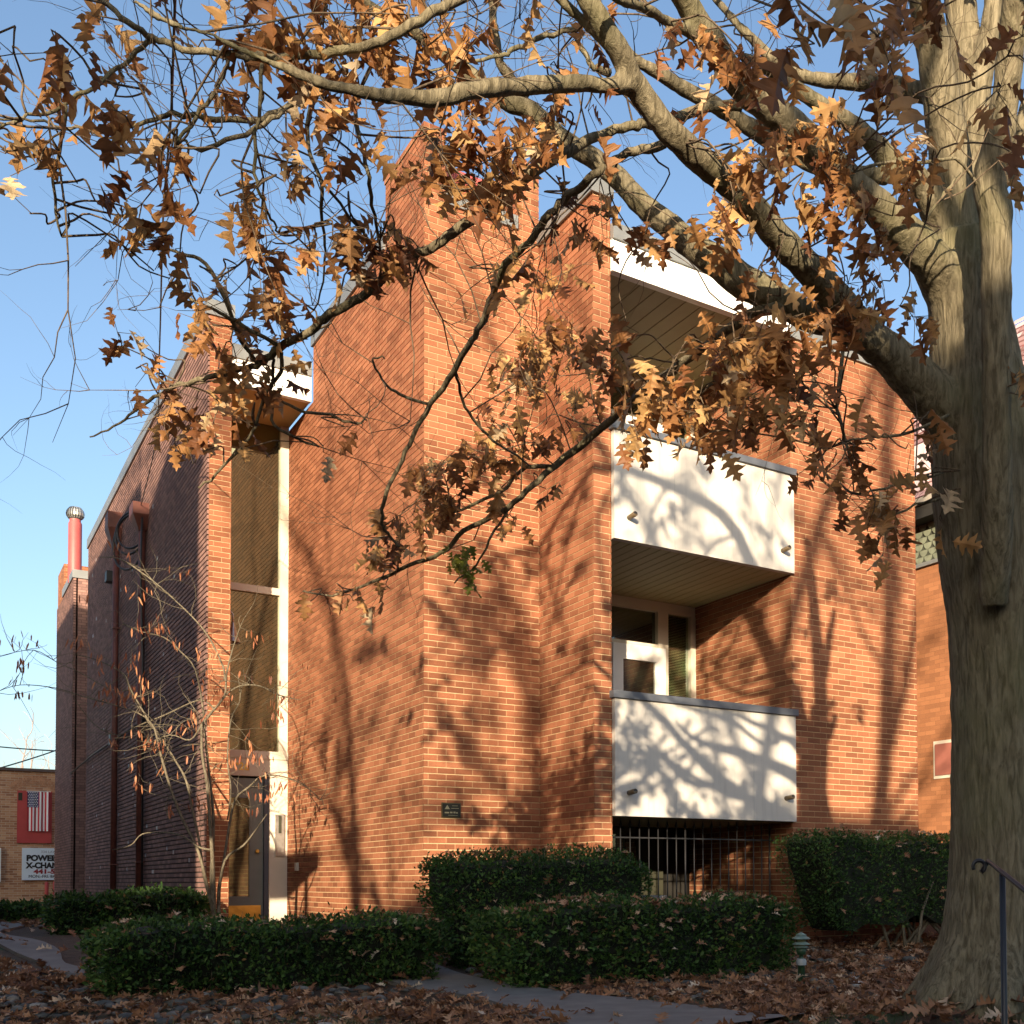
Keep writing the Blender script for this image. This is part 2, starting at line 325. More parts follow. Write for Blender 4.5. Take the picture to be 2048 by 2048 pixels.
# garden path: curves from the street steps past the tower corner to the entry
near = [atG(1180,2075), atG(1090,2048), atG(970,2006), atG(852,1985)]
far_ = [atG(1640,2075), atG(1420,2024), atG(1138,1992), atG(935,1957)]
L_ = [near[0].xy, near[1].xy, near[2].xy, near[3].xy, Vector((2.9,9.4)), Vector((2.2,9.9)), atG(168,1955).xy, atG(67,1925).xy, atG(0,1894).xy, Vector((0.2,16.5)), Vector((-.4,20))]
R_ = [far_[0].xy, far_[1].xy, far_[2].xy, far_[3].xy, Vector((3.9,10.4)), Vector((3.2,11.2)), atG(188,1940).xy, atG(108,1898).xy, atG(0,1869).xy, Vector((1.2,17.2)), Vector((.8,20))]
def subdiv(Ls, k=6):
    out = []
    for i in range(len(Ls)-1):
        p0 = Ls[max(0,i-1)]; p1 = Ls[i]; p2 = Ls[i+1]; p3 = Ls[min(len(Ls)-1,i+2)]
        for j in range(k):
            t = j/k; out.append(.5*((2*p1)+(p2-p0)*t+(2*p0-5*p1+4*p2-p3)*t*t+(3*p1-p0-3*p2+p3)*t**3))
    out.append(Ls[-1]); return out
Ls, Rs = subdiv(L_), subdiv(R_)
p = MB()
K = 5
for i in range(len(Ls)-1):
    for k in range(K):
        def pt(a, kk):
            q = Ls[a].lerp(Rs[a], kk/K); return (q.x, q.y, gz(q.x, q.y)+.03)
        p.face([pt(i,k), pt(i,k+1), pt(i+1,k+1), pt(i+1,k)], sm=True)
    for S, o in ((Ls,1),(Rs,-1)):
        a, b = S[i], S[i+1]
        q = [(a.x,a.y,gz(a.x,a.y)-.05),(b.x,b.y,gz(b.x,b.y)-.05),(b.x,b.y,gz(b.x,b.y)+.03),(a.x,a.y,gz(a.x,a.y)+.03)]
        p.face(q if o < 0 else q[::-1])
tag(p.build('path', M['concrete']), kind='structure')
def on_path(x, y):
    for i in range(0, len(Ls)-1):
        a, b = Ls[i], Rs[i]; c = (a+b)/2
        if (Vector((x,y))-c).length < (a-b).length*.5*0.93: return True
    return False
# street and pavement behind the camera
s = MB(); s.box(-60, 60, -12.5, -4.6, -.3, .006); tag(s.build('street', plain('asphalt', (.05,.05,.05), .9, noise=.2, nscale=20)), kind='structure')
s = MB(); s.box(-60, 60, -4.5, -2.6, -.3, .14); tag(s.build('pavement', M['concrete']), kind='structure')

# ------------------------------------------------------------------ brick prisms with raked bed joints
RH = .0677
def inset(poly, d):
    n = len(poly); out = []
    for i in range(n):
        p0, p1, p2 = poly[i-1], poly[i], poly[(i+1) % n]
        e1 = (p1[0]-p0[0], p1[1]-p0[1]); e2 = (p2[0]-p1[0], p2[1]-p1[1])
        l1 = math.hypot(*e1); l2 = math.hypot(*e2)
        n1 = (-e1[1]/l1, e1[0]/l1); n2 = (-e2[1]/l2, e2[0]/l2)
        out.append((p1[0]+d*(n1[0]+n2[0] if abs(n1[0]*n2[0]+n1[1]*n2[1]) < .5 else n1[0]), p1[1]+d*(n1[1]+n2[1] if abs(n1[0]*n2[0]+n1[1]*n2[1]) < .5 else n1[1])))
    return out
def prism(mb, poly, z0, z1, d=.006, mi=0, groove=True, j=.0045):
    """poly counter-clockwise, rectilinear"""
    inn = inset(poly, d); n = len(poly)
    bands = []
    if groove:
        k = math.floor(z0/RH); z = z0; cur = []
        zs = []
        kk = k
        while kk*RH - j < z1:
            zs.append((kk*RH-j, kk*RH+j)); kk += 1
        z = z0
        for a, b in zs:
            a2, b2 = max(a, z0), min(b, z1)
            if a2 > z: bands.append((z, a2, 0)); z = a2
            if b2 > z: bands.append((z, b2, 1)); z = b2
        if z < z1: bands.append((z, z1, 0))
    else: bands = [(z0, z1, 0)]
    for a, b, g_ in bands:
        P = inn if g_ else poly
        for i in range(n):
            p, q = P[i], P[(i+1) % n]
            mb.quadauto([(p[0],p[1],a),(q[0],q[1],a),(q[0],q[1],b),(p[0],p[1],b)], 9 if g_ else mi)
    for i in range(len(bands)-1):
        z = bands[i][1]
        if bands[i][2] == bands[i+1][2]: continue
        up = bands[i+1][2] == 0   # brick above groove: face looks down
        for e in range(n):
            p, q, pi, qi = poly[e], poly[(e+1)%n], inn[e], inn[(e+1)%n]
            c = [(p[0],p[1],z),(q[0],q[1],z),(qi[0],qi[1],z),(pi[0],pi[1],z)]
            if up: c = c[::-1]
            ex = abs(p[0]-q[0]) > abs(p[1]-q[1])
            zz = z + (.012 if up else -.012)
            mb.face(c, [((v[0] if ex else v[1]), zz) for v in c], mi)
    mb.face([(p[0],p[1],z1) for p in poly], [(p[0],p[1]) for p in poly], mi)
def rect(x0, x1, y0, y1): return [(x0,y0),(x1,y0),(x1,y1),(x0,y1)]

def frame(mb, x0, x1, y0, y1, z0, z1, w1, wb, wt):
    mb.box(x0, x0+w1, y0, y1, z0, z1); mb.box(x1-w1, x1, y0, y1, z0, z1); mb.box(x0+w1, x1-w1, y0, y1, z0, z0+wb); mb.box(x0+w1, x1-w1, y0, y1, z1-wt, z1)
M['blind'] = plain('pale_green_blind', (.42,.46,.34), .5)
# ------------------------------------------------------------------ THE APARTMENT BUILDING
XA, YA = 4.421, 11.055; XR_ = 5.804; YQ = 9.847; XP = 6.02; XW = 8.505; XE = 10.62
YP = 15.12; XL = 3.072; XLr = 3.37; YG = 16.29
B = empty('apartment_building', (XA, YA, 0), label='three storey orange brick apartment building with white balcony panels and a tall front stair tower', cat='building')
# tower + long left wall
b = MB()
prism(b, [(XA,YA),(XR_,YA),(XR_,12.0),(XR_,24),(XA,24)], -.2, 7.47)
o = b.build('wall', M['brick'], B)
b = MB()
prism(b, [(XA,YA),(XR_-.003,YA),(XR_-.003,YP-.06),(XA,YP-.06)], 7.47, 8.24)
prism(b, rect(XA, 4.66, YA, 12.245), 8.24, 9.0)
prism(b, rect(5.53, XR_-.003, YA, 12.245), 8.24, 9.0)
b.build('stair_tower', M['brick'], B)
b = MB(); prism(b, [(XR_,YQ),(XP,YQ),(XP,24),(XR_,24)], -.2, 8.14); b.build('pier', M['brick'], B)
# right wing and recess walls
b = MB(); prism(b, [(XW,YQ),(XE,YQ),(XE,24),(XW,24)], .0, 7.33); b.build('wall', M['brick'], B)
# left block
b = MB()
prism(b, [(XL+.02,YP),(XLr,YP),(XLr,27.4),(XL+.02,27.4)], -.2, 8.33)
b.build('pier', M['brick'], B)
b = MB()
def stackwall(x, y0, y1, z0, z1):
    # brick leaf facing -X
    prism(b, [(x, y0), (x+.06, y0), (x+.06, y1), (x, y1)], z0, z1, d=.014, j=.009)
stackwall(XL, YP+.003, 27.4, -.2, 8.33)
stackwall(XL, 30.2, 34.1, -.2, 8.33)
rr = random.Random(4)
for i in range(46):
    y = rr.uniform(16, 27); k = rr.randint(12, 116)
    yy = math.floor(y/.1017)*.1017; ln = rr.choice([.09,.1,.19])
    b.box(XL-.003, XL+.01, yy+.005, yy+.005+ln*rr.uniform(.5,1), k*RH+.006, (k+1)*RH-.006, mi=1)
b.build('wall', [M['brick_shaded'], plain('pale_spalled_brick', (.42,.42,.42), .8)], B).name = 'side_wall'
b = MB()
prism(b, rect(XL+.1, XL+1.4, 30.2, 34.1), -.2, 8.32, groove=False)
b.box(XL+.5, XL+1.2, 27.4, 30.2, -.2, 8.2)
b.build('recess_wall', M['brick_shaded'], B)
for z0 in (1.0, 3.9, 6.6):
    b = MB(); b.box(XL+.38, XL+.5, 27.5, 30.1, z0+1.2, z0+1.75); wq = b.build('window', M['white'], B)
    b = MB(); b.box(XL+.42, XL+.5, 27.5, 30.1, z0-.6, z0+1.2); b.build('pane', M['glass_dark'], wq)
# distant chimney on the far block, and flue pipe with turbine cap
b = MB(); prism(b, rect(XL+.02, XL+.8, 32.6, 34.05), 8.35, atY(130,1135,33).z, groove=False); b.build('chimney', M['brick'], B)
fl = MB(); FY = 31.0; FX = atY(150,1100,FY).x; FT = atY(150,1040,FY).z

fl.lathe((FX, FY, 0), [(.155,8.37),(.155,FT-.1),(.13,FT-.05),(.13,FT+.02)], 24)
flo = fl.build('flue_pipe', M['redmetal'], B)
tb = MB(); c = (FX,FY,0)
tb.lathe(c, [(.62*r_, FT+(z_-10.15)*.62) for r_, z_ in [(.2,10.15),(.24,10.2),(.31,10.36),(.30,10.5),(.2,10.64),(.03,10.68),(0,10.68)]], 24, mi=1)
for k in range(20):
    a = 2*math.pi*k/20
    pr = [(.62*r_, FT+(z_-10.15)*.62) for r_, z_ in [(.245,10.19),(.315,10.3),(.33,10.4),(.30,10.52),(.2,10.65),(.05,10.69)]]
    for i in range(len(pr)-1):
        (r0,z0),(r1,z1) = pr[i],pr[i+1]
        tb.face([(c[0]+r0*math.cos(a),c[1]+r0*math.sin(a),z0),(c[0]+(r0+.01)*math.cos(a+.2),c[1]+(r0+.01)*math.sin(a+.2),z0),(c[0]+(r1+.01)*math.cos(a+.2),c[1]+(r1+.01)*math.sin(a+.2),z1),(c[0]+r1*math.cos(a),c[1]+r1*math.sin(a),z1)])
t_ = tb.build('turbine_vent', [M['galv'], M['galvdk']], flo)
# copings
def coping(mb, x0, x1, y0, y1, z, h=.17, o=.03): mb.box(x0-o, x1+o, y0-o, y1+o, z, z+h)
cp = MB()
coping(cp, XA, XR_, 12.245+.035, YP-.06, 8.24, .2)
coping(cp, 4.695, 5.495, YA, YA+.5, 8.24, .15)
coping(cp, XR_, XP, YQ, 23.9, 8.14, .18)
coping(cp, XW+.035, XE, YQ, 23.9, 7.33, .16)
coping(cp, XL, XLr, YP, 27.4, 8.33, .2)
coping(cp, XL, XL+.6, 30.2, 32.5, 8.33, .2)
cp.build('coping', M['coping'], B)
for a_, b_ in ((XA-.012, 4.672), (5.52, XR_+.01)):
    cp = MB(); prism(cp, rect(a_, b_, YA-.012, 12.257), 9.0, 9.06, groove=False); cp.build('chimney_cap', M['brick'], B)
# red metal housing inside the tower notch
b = MB(); b.box(4.70, 5.50, 11.5, 12.2, 8.24, 8.98)
for k in range(7): b.box(4.72+k*.115, 4.75+k*.115, 11.485, 11.5, 8.26, 8.96)
b.build('roof_housing', M['redmetal'], B)
# roofs
b = MB(); b.box(XP+.005, XW-.002, YQ+.0, 24, 7.70, 7.72); b.box(XLr+.01, XA-.005, YP+.02, 24, 7.9, 7.92); b.box(XA+.2, XR_-.1, YP, 24, 7.5, 7.52); b.box(XW+.1, XE-.1, 10.2, 23.8, 7.34, 7.36)
b.build('roof', M['coping'], B)
# main roof canopy over the balconies
b = MB(); b.box(XP+.004, XW+.0, YQ-.03, YQ+.06, 7.36, 7.70); b.build('fascia', M['white'], B)
b = MB(); b.box(XP+.004, XW+.03, YQ-.06, YQ+.12, 7.70, 7.87); b.build('gutter', M['coping'], B)
def boards(name, x0, x1, y0, y1, z, wdt=.205):
    m_ = MB(); x = x0; 
    m_.box(x0, x1, y0, y1, z+.012, z+.03, mi=1)
    while x < x1:
        m_.box(x+.006, min(x+wdt-.006, x1), y0, y1, z, z+.014, mi=0); x += wdt
    return m_.build(name, [M['soffit'], M['soffit_line']], B)
boards('soffit', XP+.004, XW-.004, YQ+.06, 11.78, 7.36)
# balconies
def balcony(z0, zt, recess):
    f = MB(); f.box(XP+.006, XW+.012, YQ-.05, YQ+.03, z0, zt)
    for gx in (XP+.78, XP+1.86): f.box(gx, gx+.007, YQ-.052, YQ-.05, z0+.02, zt-.005, mi=1)
    pn = f.build('balcony_panel', [M['stucco'], plain('panel_joint', (.45,.45,.43), .8)], B)
    f = MB(); f.box(XP-.03, XW+.03, YQ-.085, YQ+.05, zt, zt+.075); f.build('rail_cap', M['railcap'], pn)
    f = MB(); f.box(XP+.006, XW-.004, YQ+.031, 11.79, z0+.05, z0+.25); f.build('balcony_floor', M['concrete'], B)
    boards('soffit', XP+.004, XW-.004, YQ+.03, 11.78, z0, .13)
balcony(1.56, 2.80, None); balcony(4.49, 5.65, None)
def spout(u, v):
    P = atY(u, v, YQ-.05); f = MB()
    q = [P+Vector((0,.02,0)), P+Vector((0.0,-.13,.012))]
    f.tube(q, .027, 12); f.tube([q[1], q[1]+Vector((0,.006,0))], .023, 12, mi=1)
    f.build('drain_spout', [plain('weathered_spout', (.10,.07,.035), .5), M['black']], B)
for u, v in ((1258,1586),(1572,1597),(1258,1036),(1565,1102)): spout(u, v)
# back walls, windows and doors of the balcony recesses
for lvl, z0, z1 in ((0,-.1,1.62),(1,1.81,4.5),(2,4.74,7.37)):
    f = MB()
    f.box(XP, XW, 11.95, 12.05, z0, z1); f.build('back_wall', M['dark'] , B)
    Yb = 11.78
    if lvl == 0:
        f = MB(); f.box(XP+.02, 7.05, Yb+.05, Yb+.1, 0, 1.6); f.box(7.6, 8.0, Yb+.05, Yb+.1, 0, 1.6); f.build('patio_wall', M['olive'], B)
        f = MB(); f.box(7.06, 7.59, Yb+.06, Yb+.08, 0, 1.6); f.build('patio_glass', M['glass_dark'], B)
        continue
    wf = MB()
    # fixed upper window, mullions, narrow blind window
    wf.box(XP, XW-.004, Yb, Yb+.1, z1-.14, z1-.0)
    wf.box(7.90, 8.06, Yb-.01, Yb+.1, z0, z1-.14); wf.box(8.42, 8.50, Yb-.01, Yb+.1, z0, z1-.14)
    wf.box(8.06, 8.42, Yb, Yb+.1, z0, z0+.25); wf.box(XP, 7.90, Yb, Yb+.1, z0+2.07, z0+2.12)
    fr = wf.build('window_frame', M['cream'], B)
    gl = MB(); gl.box(XP+.02, 7.90, Yb+.06, Yb+.066, z0+2.12, z1-.14); gl.build('pane', M['glass_dark'], fr)
    gl = MB(); gl.box(8.06, 8.42, Yb+.05, Yb+.056, z0+.25, z1-.14); gl.build('pane', M['glass'], fr)
    bl = MB(); zz = z0+.26
    while zz < z1-.16:
        bl.face([(8.065,Yb+.075,zz),(8.415,Yb+.075,zz),(8.415,Yb+.10,zz+.017),(8.065,Yb+.10,zz+.017)]); zz += .021
    bl.build('blind', M['blind'], fr)
    d = MB(); frame(d, 7.18, 7.98, Yb-.07, Yb-.015, z0, z0+2.06, .15, .5, .19)
    dd = d.build('balcony_door', M['white'], B)
    d = MB(); d.box(7.33, 7.83, Yb-.04, Yb-.034, z0+.5, z0+1.87); d.build('pane', M['glass_dark'], dd)
    d = MB(); d.box(XP+.01, 7.17, Yb-.05, Yb-.01, z0, z0+2.06); d.build('side_panel', M['white'], dd)
# canopy between the left pier and the tower wall
b = MB(); b.box(XLr+.004, XA-.004, YP+.02, YP+.1, 7.50, 7.85); b.build('fascia', M['white'], B)
b = MB(); b.box(XLr+.004, XA-.004, YP-.01, YP+.16, 7.85, 8.03); b.build('gutter', M['coping'], B)
b = MB(); b.box(XLr+.004, XA-.004, YP+.1, 17.0, 7.51, 7.56); b.build('soffit', plain('ochre_soffit', (.50,.36,.15), .7), B)
# entry glass wall
e = MB()
e.box(4.30, XA-.004, YG-.06, YG+.06, 2.75, 7.51)                     # pale right jamb
e.box(XLr+.004, 4.30, YG-.05, YG+.05, 5.03, 5.13)                      # transom rail
e.box(XLr+.004, XA-.004, YG-.09, YG+.05, 2.64, 2.75)
ef = e.build('window_frame', M['cream'], B)
e = MB(); e.box(XLr+.004, 4.30, YG+.0, YG+.006, 2.75, 5.03); e.build('pane', M['glass_entry'], ef)
e = MB(); e.box(XLr+.004, 4.30, YG+.0, YG+.006, 5.13, 7.51); e.build('pane', M['glass_entry'], ef)
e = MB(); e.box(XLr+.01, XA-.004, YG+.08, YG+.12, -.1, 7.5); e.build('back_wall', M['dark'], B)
e = MB(); e.box(XLr+.004, XA-.004, YG-.07, YG+.05, 2.39, 2.64); 
e.box(4.16, XA-.004, YG-.071, YG+.05, .1, 2.39)
sr = e.build('door_surround', M['cream'], B)
text('house_number', '926', .15, (3.66, YG-.07, 2.47), FRONT, M['brass'], sr, bold=.004, ext=.006)
e = MB(); e.box(4.24, 4.37, YG-.10, YG-.072, 1.25, 1.85); ic = e.build('intercom', M['galv'], sr)
e = MB(); e.box(4.285, 4.325, YG-.106, YG-.101, 1.58, 1.83); e.build('speaker_grille', M['olive'], ic)
e = MB()
frame(e, XLr+.01, 4.09, YG-.02, YG+.03, .3, 2.36, .19, .38, .28)
dr = e.build('door', M['doorgrey'], B)
e = MB(); e.box(4.095, 4.155, YG-.065, YG+.04, .2, 2.385); e.build('door_frame', plain('slate_blue_jamb', (.07,.09,.12), .4), dr)
e = MB(); e.box(XLr+.2, 3.9, YG+.0, YG+.006, .68, 2.08); e.build('pane', M['glass_entry'], dr)
e = MB(); e.box(XLr+.03, 4.06, YG-.028, YG-.0205, .33, .55); e.build('kick_plate', M['brass'], dr)
e = MB(); e.tube([(4.0,YG-.02,1.32),(4.0,YG-.06,1.32),(4.0,YG-.09,1.32)], [.012,.03,.022], 14); e.build('handle', M['brass'], dr)
e = MB(); e.box(3.0, 5.0, 15.5, YG, -.1, .30); e.build('doorstep', M['concrete'], B)
# gooseneck lamp on the pier side
e = MB(); e.tube([(XLr,15.9,4.55),(XLr+.06,15.9,4.66),(XLr+.14,15.88,4.66),(XLr+.2,15.86,4.58),(XLr+.2,15.86,4.45)], .014, 8)
e.lathe((XLr+.2,15.86,0), [(.02,4.47),(.03,4.42),(.06,4.3),(.10,4.2),(.105,4.19),(.095,4.19),(.02,4.4)], 20)
e.build('wall_lamp', M['galv'], B)
# outlet box, plaque, vents
P = atX(596, 1734, XA); e = MB(); e.box(XA-.04, XA-.001, P.y-.04, P.y+.04, P.z-.05, P.z+.06); e.build('outlet_box', plain('beige_box', (.5,.46,.38), .5), B)
pl = MB(); pl.box(4.63, 4.83, YA-.02, YA-.001, 1.575, 1.715); pq = pl.build('plaque', plain('dark_bronze', (.018,.016,.010), .4, metal=.3), B)
pl = MB(); pl.box(4.62, 4.84, YA-.012, YA-.0005, 1.565, 1.725); pl.build('plaque_rim', plain('bronze_rim', (.10,.075,.035), .5, metal=.5), pq)
pl = MB()
def tri(mb, a, b_, c_, y): mb.face([(a[0],y,a[1]),(b_[0],y,b_[1]),(c_[0],y,c_[1])])
tri(pl, (4.65,1.655),(4.71,1.655),(4.68,1.70), YA-.0215)
for (x0,x1,z0,z1) in ((4.735,4.80,1.69,1.695),(4.725,4.81,1.662,1.668),(4.65,4.70,1.61,1.625),(4.71,4.74,1.612,1.628),(4.75,4.775,1.612,1.63),(4.78,4.80,1.61,1.626),(4.69,4.80,1.588,1.592)):
    pl.face([(x0,YA-.0215,z0),(x1,YA-.0215,z0),(x1,YA-.0215,z1),(x0,YA-.0215,z1)])
pl.build('plaque_lettering', plain('worn_brass_lettering', (.30,.27,.17), .4, metal=.4), pq)
# downspouts with leader heads on the shaded side wall
def downspout(y, ztop, head_h, x=XL, tilt=0):
    e = MB(); e.tube([(x-.07,y,ztop-head_h),(x-.07,y,.25)], .055, 14)
    for z in (1.2, 3.4, 5.6): e.box(x-.13, x, y-.07, y+.07, z, z+.03)
    d_ = e.build('downspout', M['rust'], B)
    e = MB(); z = ztop
    a = [(-.24,-.20),(0,-.20),(0,.20),(-.24,.20)]; bt_ = [(-.13,-.07),(-.01,-.07),(-.01,.07),(-.13,.07)]
    T = [(x+q[0], y+q[1], z) for q in a]; Mm = [(x+q[0], y+q[1], z-head_h*.45) for q in a]; Bm = [(x+q[0], y+q[1], z-head_h) for q in bt_]
    for lo, hi in ((Bm, Mm), (Mm, T)):
        for i in range(4): e.face([lo[i], lo[(i+1)%4], hi[(i+1)%4], hi[i]])
    e.face(T); e.face(Bm[::-1]); e.build('leader_head', M['rust'], d_); return d_
downspout(22.63, 7.75, .65); downspout(19.75, 7.1, .42)
e = MB()
for (r, cz, q) in ((.34,6.78,0),(.30,6.84,.02),(.44,6.62,-.02)):
    pts = [(XL-.16-.18*math.cos(a)+q, 20.3+1.1*r*math.cos(a), cz+r*1.05*math.sin(a)) for a in [2*math.pi*k/36 for k in range(37)]]
    e.tube(pts, .02, 6, cap=False)
e.tube([(XL-.09,19.6,7.0),(XL-.12,19.55,6.0),(XL-.08,19.5,4.5),(XL-.06,19.5,.4)], .018, 6)
e.build('cable_coil', M['black'], B)
for (u, v) in ((225,1155),(233,1480)):
    e = MB(); P = atX(u, v, XL); e.box(XL-.12, XL-.002, P.y-.12, P.y+.12, P.z-.1, P.z+.1); e.build('wall_vent', M['black'], B)
# string of wall cable
e = MB(); e.tube([atX(140,1548,XL-.05), atX(185,1510,XL-.05), atX(300,1432,XL-.05)], .02, 5); e.build('wall_conduit', M['black'], B)

# ------------------------------------------------------------------ iron fence under the lower balcony
fn = empty('iron_fence', (XP, 10.2, 0), label='black iron picket fence under the lower balcony, between the two brick walls', cat='fence')
e = MB(); e.box(XP+.02, XW-.02, 10.19, 10.205, 1.345, 1.36); e.build('rail', M['iron'], fn)
e = MB(); e.box(XP+.02, XW-.02, 10.19, 10.205, .55, .565); e.build('rail', M['iron'], fn)
n = 20
for i in range(n):
    x = XP+.07+i*(XW-XP-.14)/(n-1); e = MB(); big = i in (0, 9, 19)
    r = .011 if big else .0075
    e.tube([(x,10.197,.1),(x,10.197,1.47)], r, 6)
    e.tube([(x,10.197,1.47),(x,10.197,1.49),(x,10.197,1.505),(x,10.197,1.57)], [.008,.018,.014,.001], 6)
    e.build('picket', M['iron'], fn)
# grey utility box behind the fence
P = atY(1312, 1775, 10.4)
ub = MB(); ub.box(P.x-.22, P.x+.08, 10.35, 10.7, .2, .68); ub.box(P.x-.24, P.x+.1, 10.33, 10.72, .68, .71)
tag(ub.build('utility_box', plain('grey_box_paint', (.26,.27,.28), .5)), 'small grey metal box behind the iron fence, at the hedge corner', 'utility box')
# ------------------------------------------------------------------ NEIGHBOUR BUILDING on the right
N = empty('neighbour_house', (13, 12, 0), label='orange brick house at the right edge with slate gable roof above its side wall', cat='building')
XN = 13.0
e = MB(); prism(e, [(XN,6.5),(22,6.5),(22,30),(XN,30)], -.1, 5.76, groove=False); e.build('wall', M['brick_fine'], N)
e = MB(); e.box(XN-.05, XN, 6.5, 30, 5.76, 5.82); e.build('sill_band', M['coping'], N)
fs = MB(); fs.box(XN, 22, 6.5, 30, 5.82, 6.42, mi=1)
z = 5.82; row = 0
while z < 6.38:
    y = 8.0+(row%2)*.09
    while y < 16:
        pts = [(XN-.012-row*.004, y+.085*math.cos(a), z+.10-.10*math.sin(a)) for a in [math.pi*k/8 for k in range(9)]]
        fs.face(pts[::-1] , mi=0); y += .18
    z += .10; row += 1
fs.build('shingle_band', [plain('grey_green_shingle', (.16,.18,.13), .7, noise=.3, nscale=6), plain('shingle_backing', (.05,.055,.04), .9)], N)
e = MB(); e.box(XN-.35, 22, 6.4, 30, 6.62, 6.72); e.box(XN-.3, XN+.2, 6.5, 30, 6.42, 6.62, mi=1); e.build('eave', [plain('eave_trim', (.32,.29,.24), .6), M['dark']], N)
e = MB()
def slope(mb, x0, z0, x1, z1, y0, y1, rows=26, mi=0):
    for i in range(rows):
        a, b2 = i/rows, (i+1)/rows; nx, nz = -(z1-z0), (x1-x0); l = math.hypot(nx, nz); o_ = .018
        A = (x0+(x1-x0)*a + nx/l*o_, z0+(z1-z0)*a + nz/l*o_); Bq = (x0+(x1-x0)*b2, z0+(z1-z0)*b2)
        yy = y0 + (i % 2)*.1
        while yy < y1:
            mb.face([(A[0],yy+.005,A[1]),(A[0],min(yy+.24,y1),A[1]),(Bq[0],min(yy+.24,y1),Bq[1]),(Bq[0],yy+.005,Bq[1])][::-1], [(R.random(),0)]*4, mi); yy += .25
slope(e, XN-.33, 6.73, XN+1.6, 9.9, 8.5, 15.5)
e.build('slate_roof', ramp_mat('pink_grey_slate', [(0,(.26,.14,.13)),(.5,(.42,.26,.25)),(1,(.55,.42,.42))], .5), N)
e = MB(); e.face([(XN-.28,6.5,6.7),(XN-.28,30,6.7),(XN+1.7,30,9.85),(XN+1.7,6.5,9.85)][::-1]); e.face([(XN+1.7,6.5,9.85),(22,6.5,9.9),(22,30,9.9),(XN+1.7,30,9.85)]); e.build('roof', M['redmetal'], N)
M['trim'] = plain('pinkish_white_trim', (.62,.5,.5), .6)
for q in range(2): e = MB(); e.box(XN-.25+q*.5, XN-.1+q*.55, 11.62-.2*q, 11.86-.2*q, 6.85+q*.9, 7.6+q*.9); e.build('dormer_trim', M['trim'], N)
e = MB(); a_, c_ = atX(1868,1486,XN), atX(1925,1550,XN)
e.box(XN-.015, XN-.002, c_.y-.4, a_.y, c_.z-.02, a_.z+.02, mi=0); e.box(XN-.03, XN-.016, c_.y-.36, a_.y-.04, c_.z+.03, a_.z-.03, mi=1)
e.build('window', [M['cream'], plain('dusty_pink_board', (.33,.12,.09), .7, noise=.2, nscale=3)], N)

# ------------------------------------------------------------------ FAR BRICK SHOP at the left
F = empty('brick_shop', (0, 36, 0), label='low tan brick shop building far back at the left edge with an arched bricked window', cat='building')
e = MB(); prism(e, [(-9,36),(9,36),(9,44),(-9,44)], -.1, 4.04, groove=False); e.build('wall', M['brick_tan'], F)
e = MB(); e.box(-9.1, 9.1, 35.93, 44, 4.04, 4.12); e.build('coping', plain('dark_coping', (.10,.07,.06), .7), F)
e = MB(); cx, cz = 2.74, 3.28
for k in range(19):
    a0 = math.pi*(.2+.6*k/19); a1 = math.pi*(.2+.6*(k+.8)/19)
    for r0, r1 in ((.55,.66),(.67,.78)):
        e.face([(cx+r*math.cos(a)*1.05, 35.985, cz-.15+r*math.sin(a)) for r, a in ((r0,a0),(r1,a0),(r1,a1),(r0,a1))][::-1])
e.build('brick_arch', plain('arch_brick', (.42,.22,.12), .8, noise=.2, nscale=8), F)
e = MB(); e.box(2.31, 3.17, 35.93, 35.99, 2.0, 3.48); e.box(2.33, 2.43, 35.92, 35.93, 3.2, 3.42, mi=1); wn = e.build('window_board', [M['red'], M['olive']], F)
e = MB(); e.box(1.84, 1.93, 35.9, 35.99, .9, 1.85); e.build('window_frame', M['white'], F)
# flag
fm = MB(); x0, x1, zt, zb = 2.55, 3.11, 3.46, 2.34
nx_, nz_ = 26, 10
def fy(x): return 35.86 + .02*math.sin((x-x0)*34) 
for i in range(nx_):
    xa, xb = x0+(x1-x0)*i/nx_, x0+(x1-x0)*(i+1)/nx_
    st = i//2 
    for j in range(nz_):
        za, zb_ = zt-(zt-zb)*j/nz_, zt-(zt-zb)*(j+1)/nz_
        mi = 1 if st % 2 == 0 else 0
        if j < 4 and i < 13: mi = 2
        fm.face([(xa,fy(xa),zb_),(xb,fy(xb),zb_),(xb,fy(xb),za),(xa,fy(xa),za)], mi=mi)
for j in range(9):
    for i in range(6 if j % 2 == 0 else 5):
        sx = x0+.024+(i+(j%2)*.5)*.045; sz = zt-.03-j*.048; 
        fm.face([(sx+.014*math.cos(a), fy(sx)-.006, sz+.014*math.sin(a)) for a in [2*math.pi*k/6 for k in range(6)]], mi=0)
fm.box(x0-.02, x1+.02, 35.85, 35.88, zt, zt+.015)
tag(fm.build('flag', [M['white'], plain('flag_red', (.45,.03,.04), .7), plain('flag_blue', (.02,.03,.12), .7)]), 'striped flag with stars hanging vertically on the red board of the far shop', 'flag')
sg = MB(); sg.box(2.44, 3.50, 35.90, 35.97, .95, 1.86); S_ = sg.build('shop_sign', plain('pale_blue_sign', (.62,.72,.80), .5)); tag(S_, 'pale blue shop sign with black and red lettering below the flag', 'sign')
bk = plain('sign_black', (.01,.01,.012), .6); rd = plain('sign_red', (.25,.01,.015), .6)
text('lettering', '334 LAW', .10, (2.90,35.895,1.72), FRONT, plain('sign_grey', (.25,.28,.3), .6), S_, ext=.003)
text('lettering', 'POWER', .22, (2.545,35.895,1.50), FRONT, bk, S_, bold=.012, ext=.003, sx=.98)
text('lettering', 'X-CHAN', .22, (2.545,35.895,1.29), FRONT, bk, S_, bold=.012, ext=.003, sx=.92)
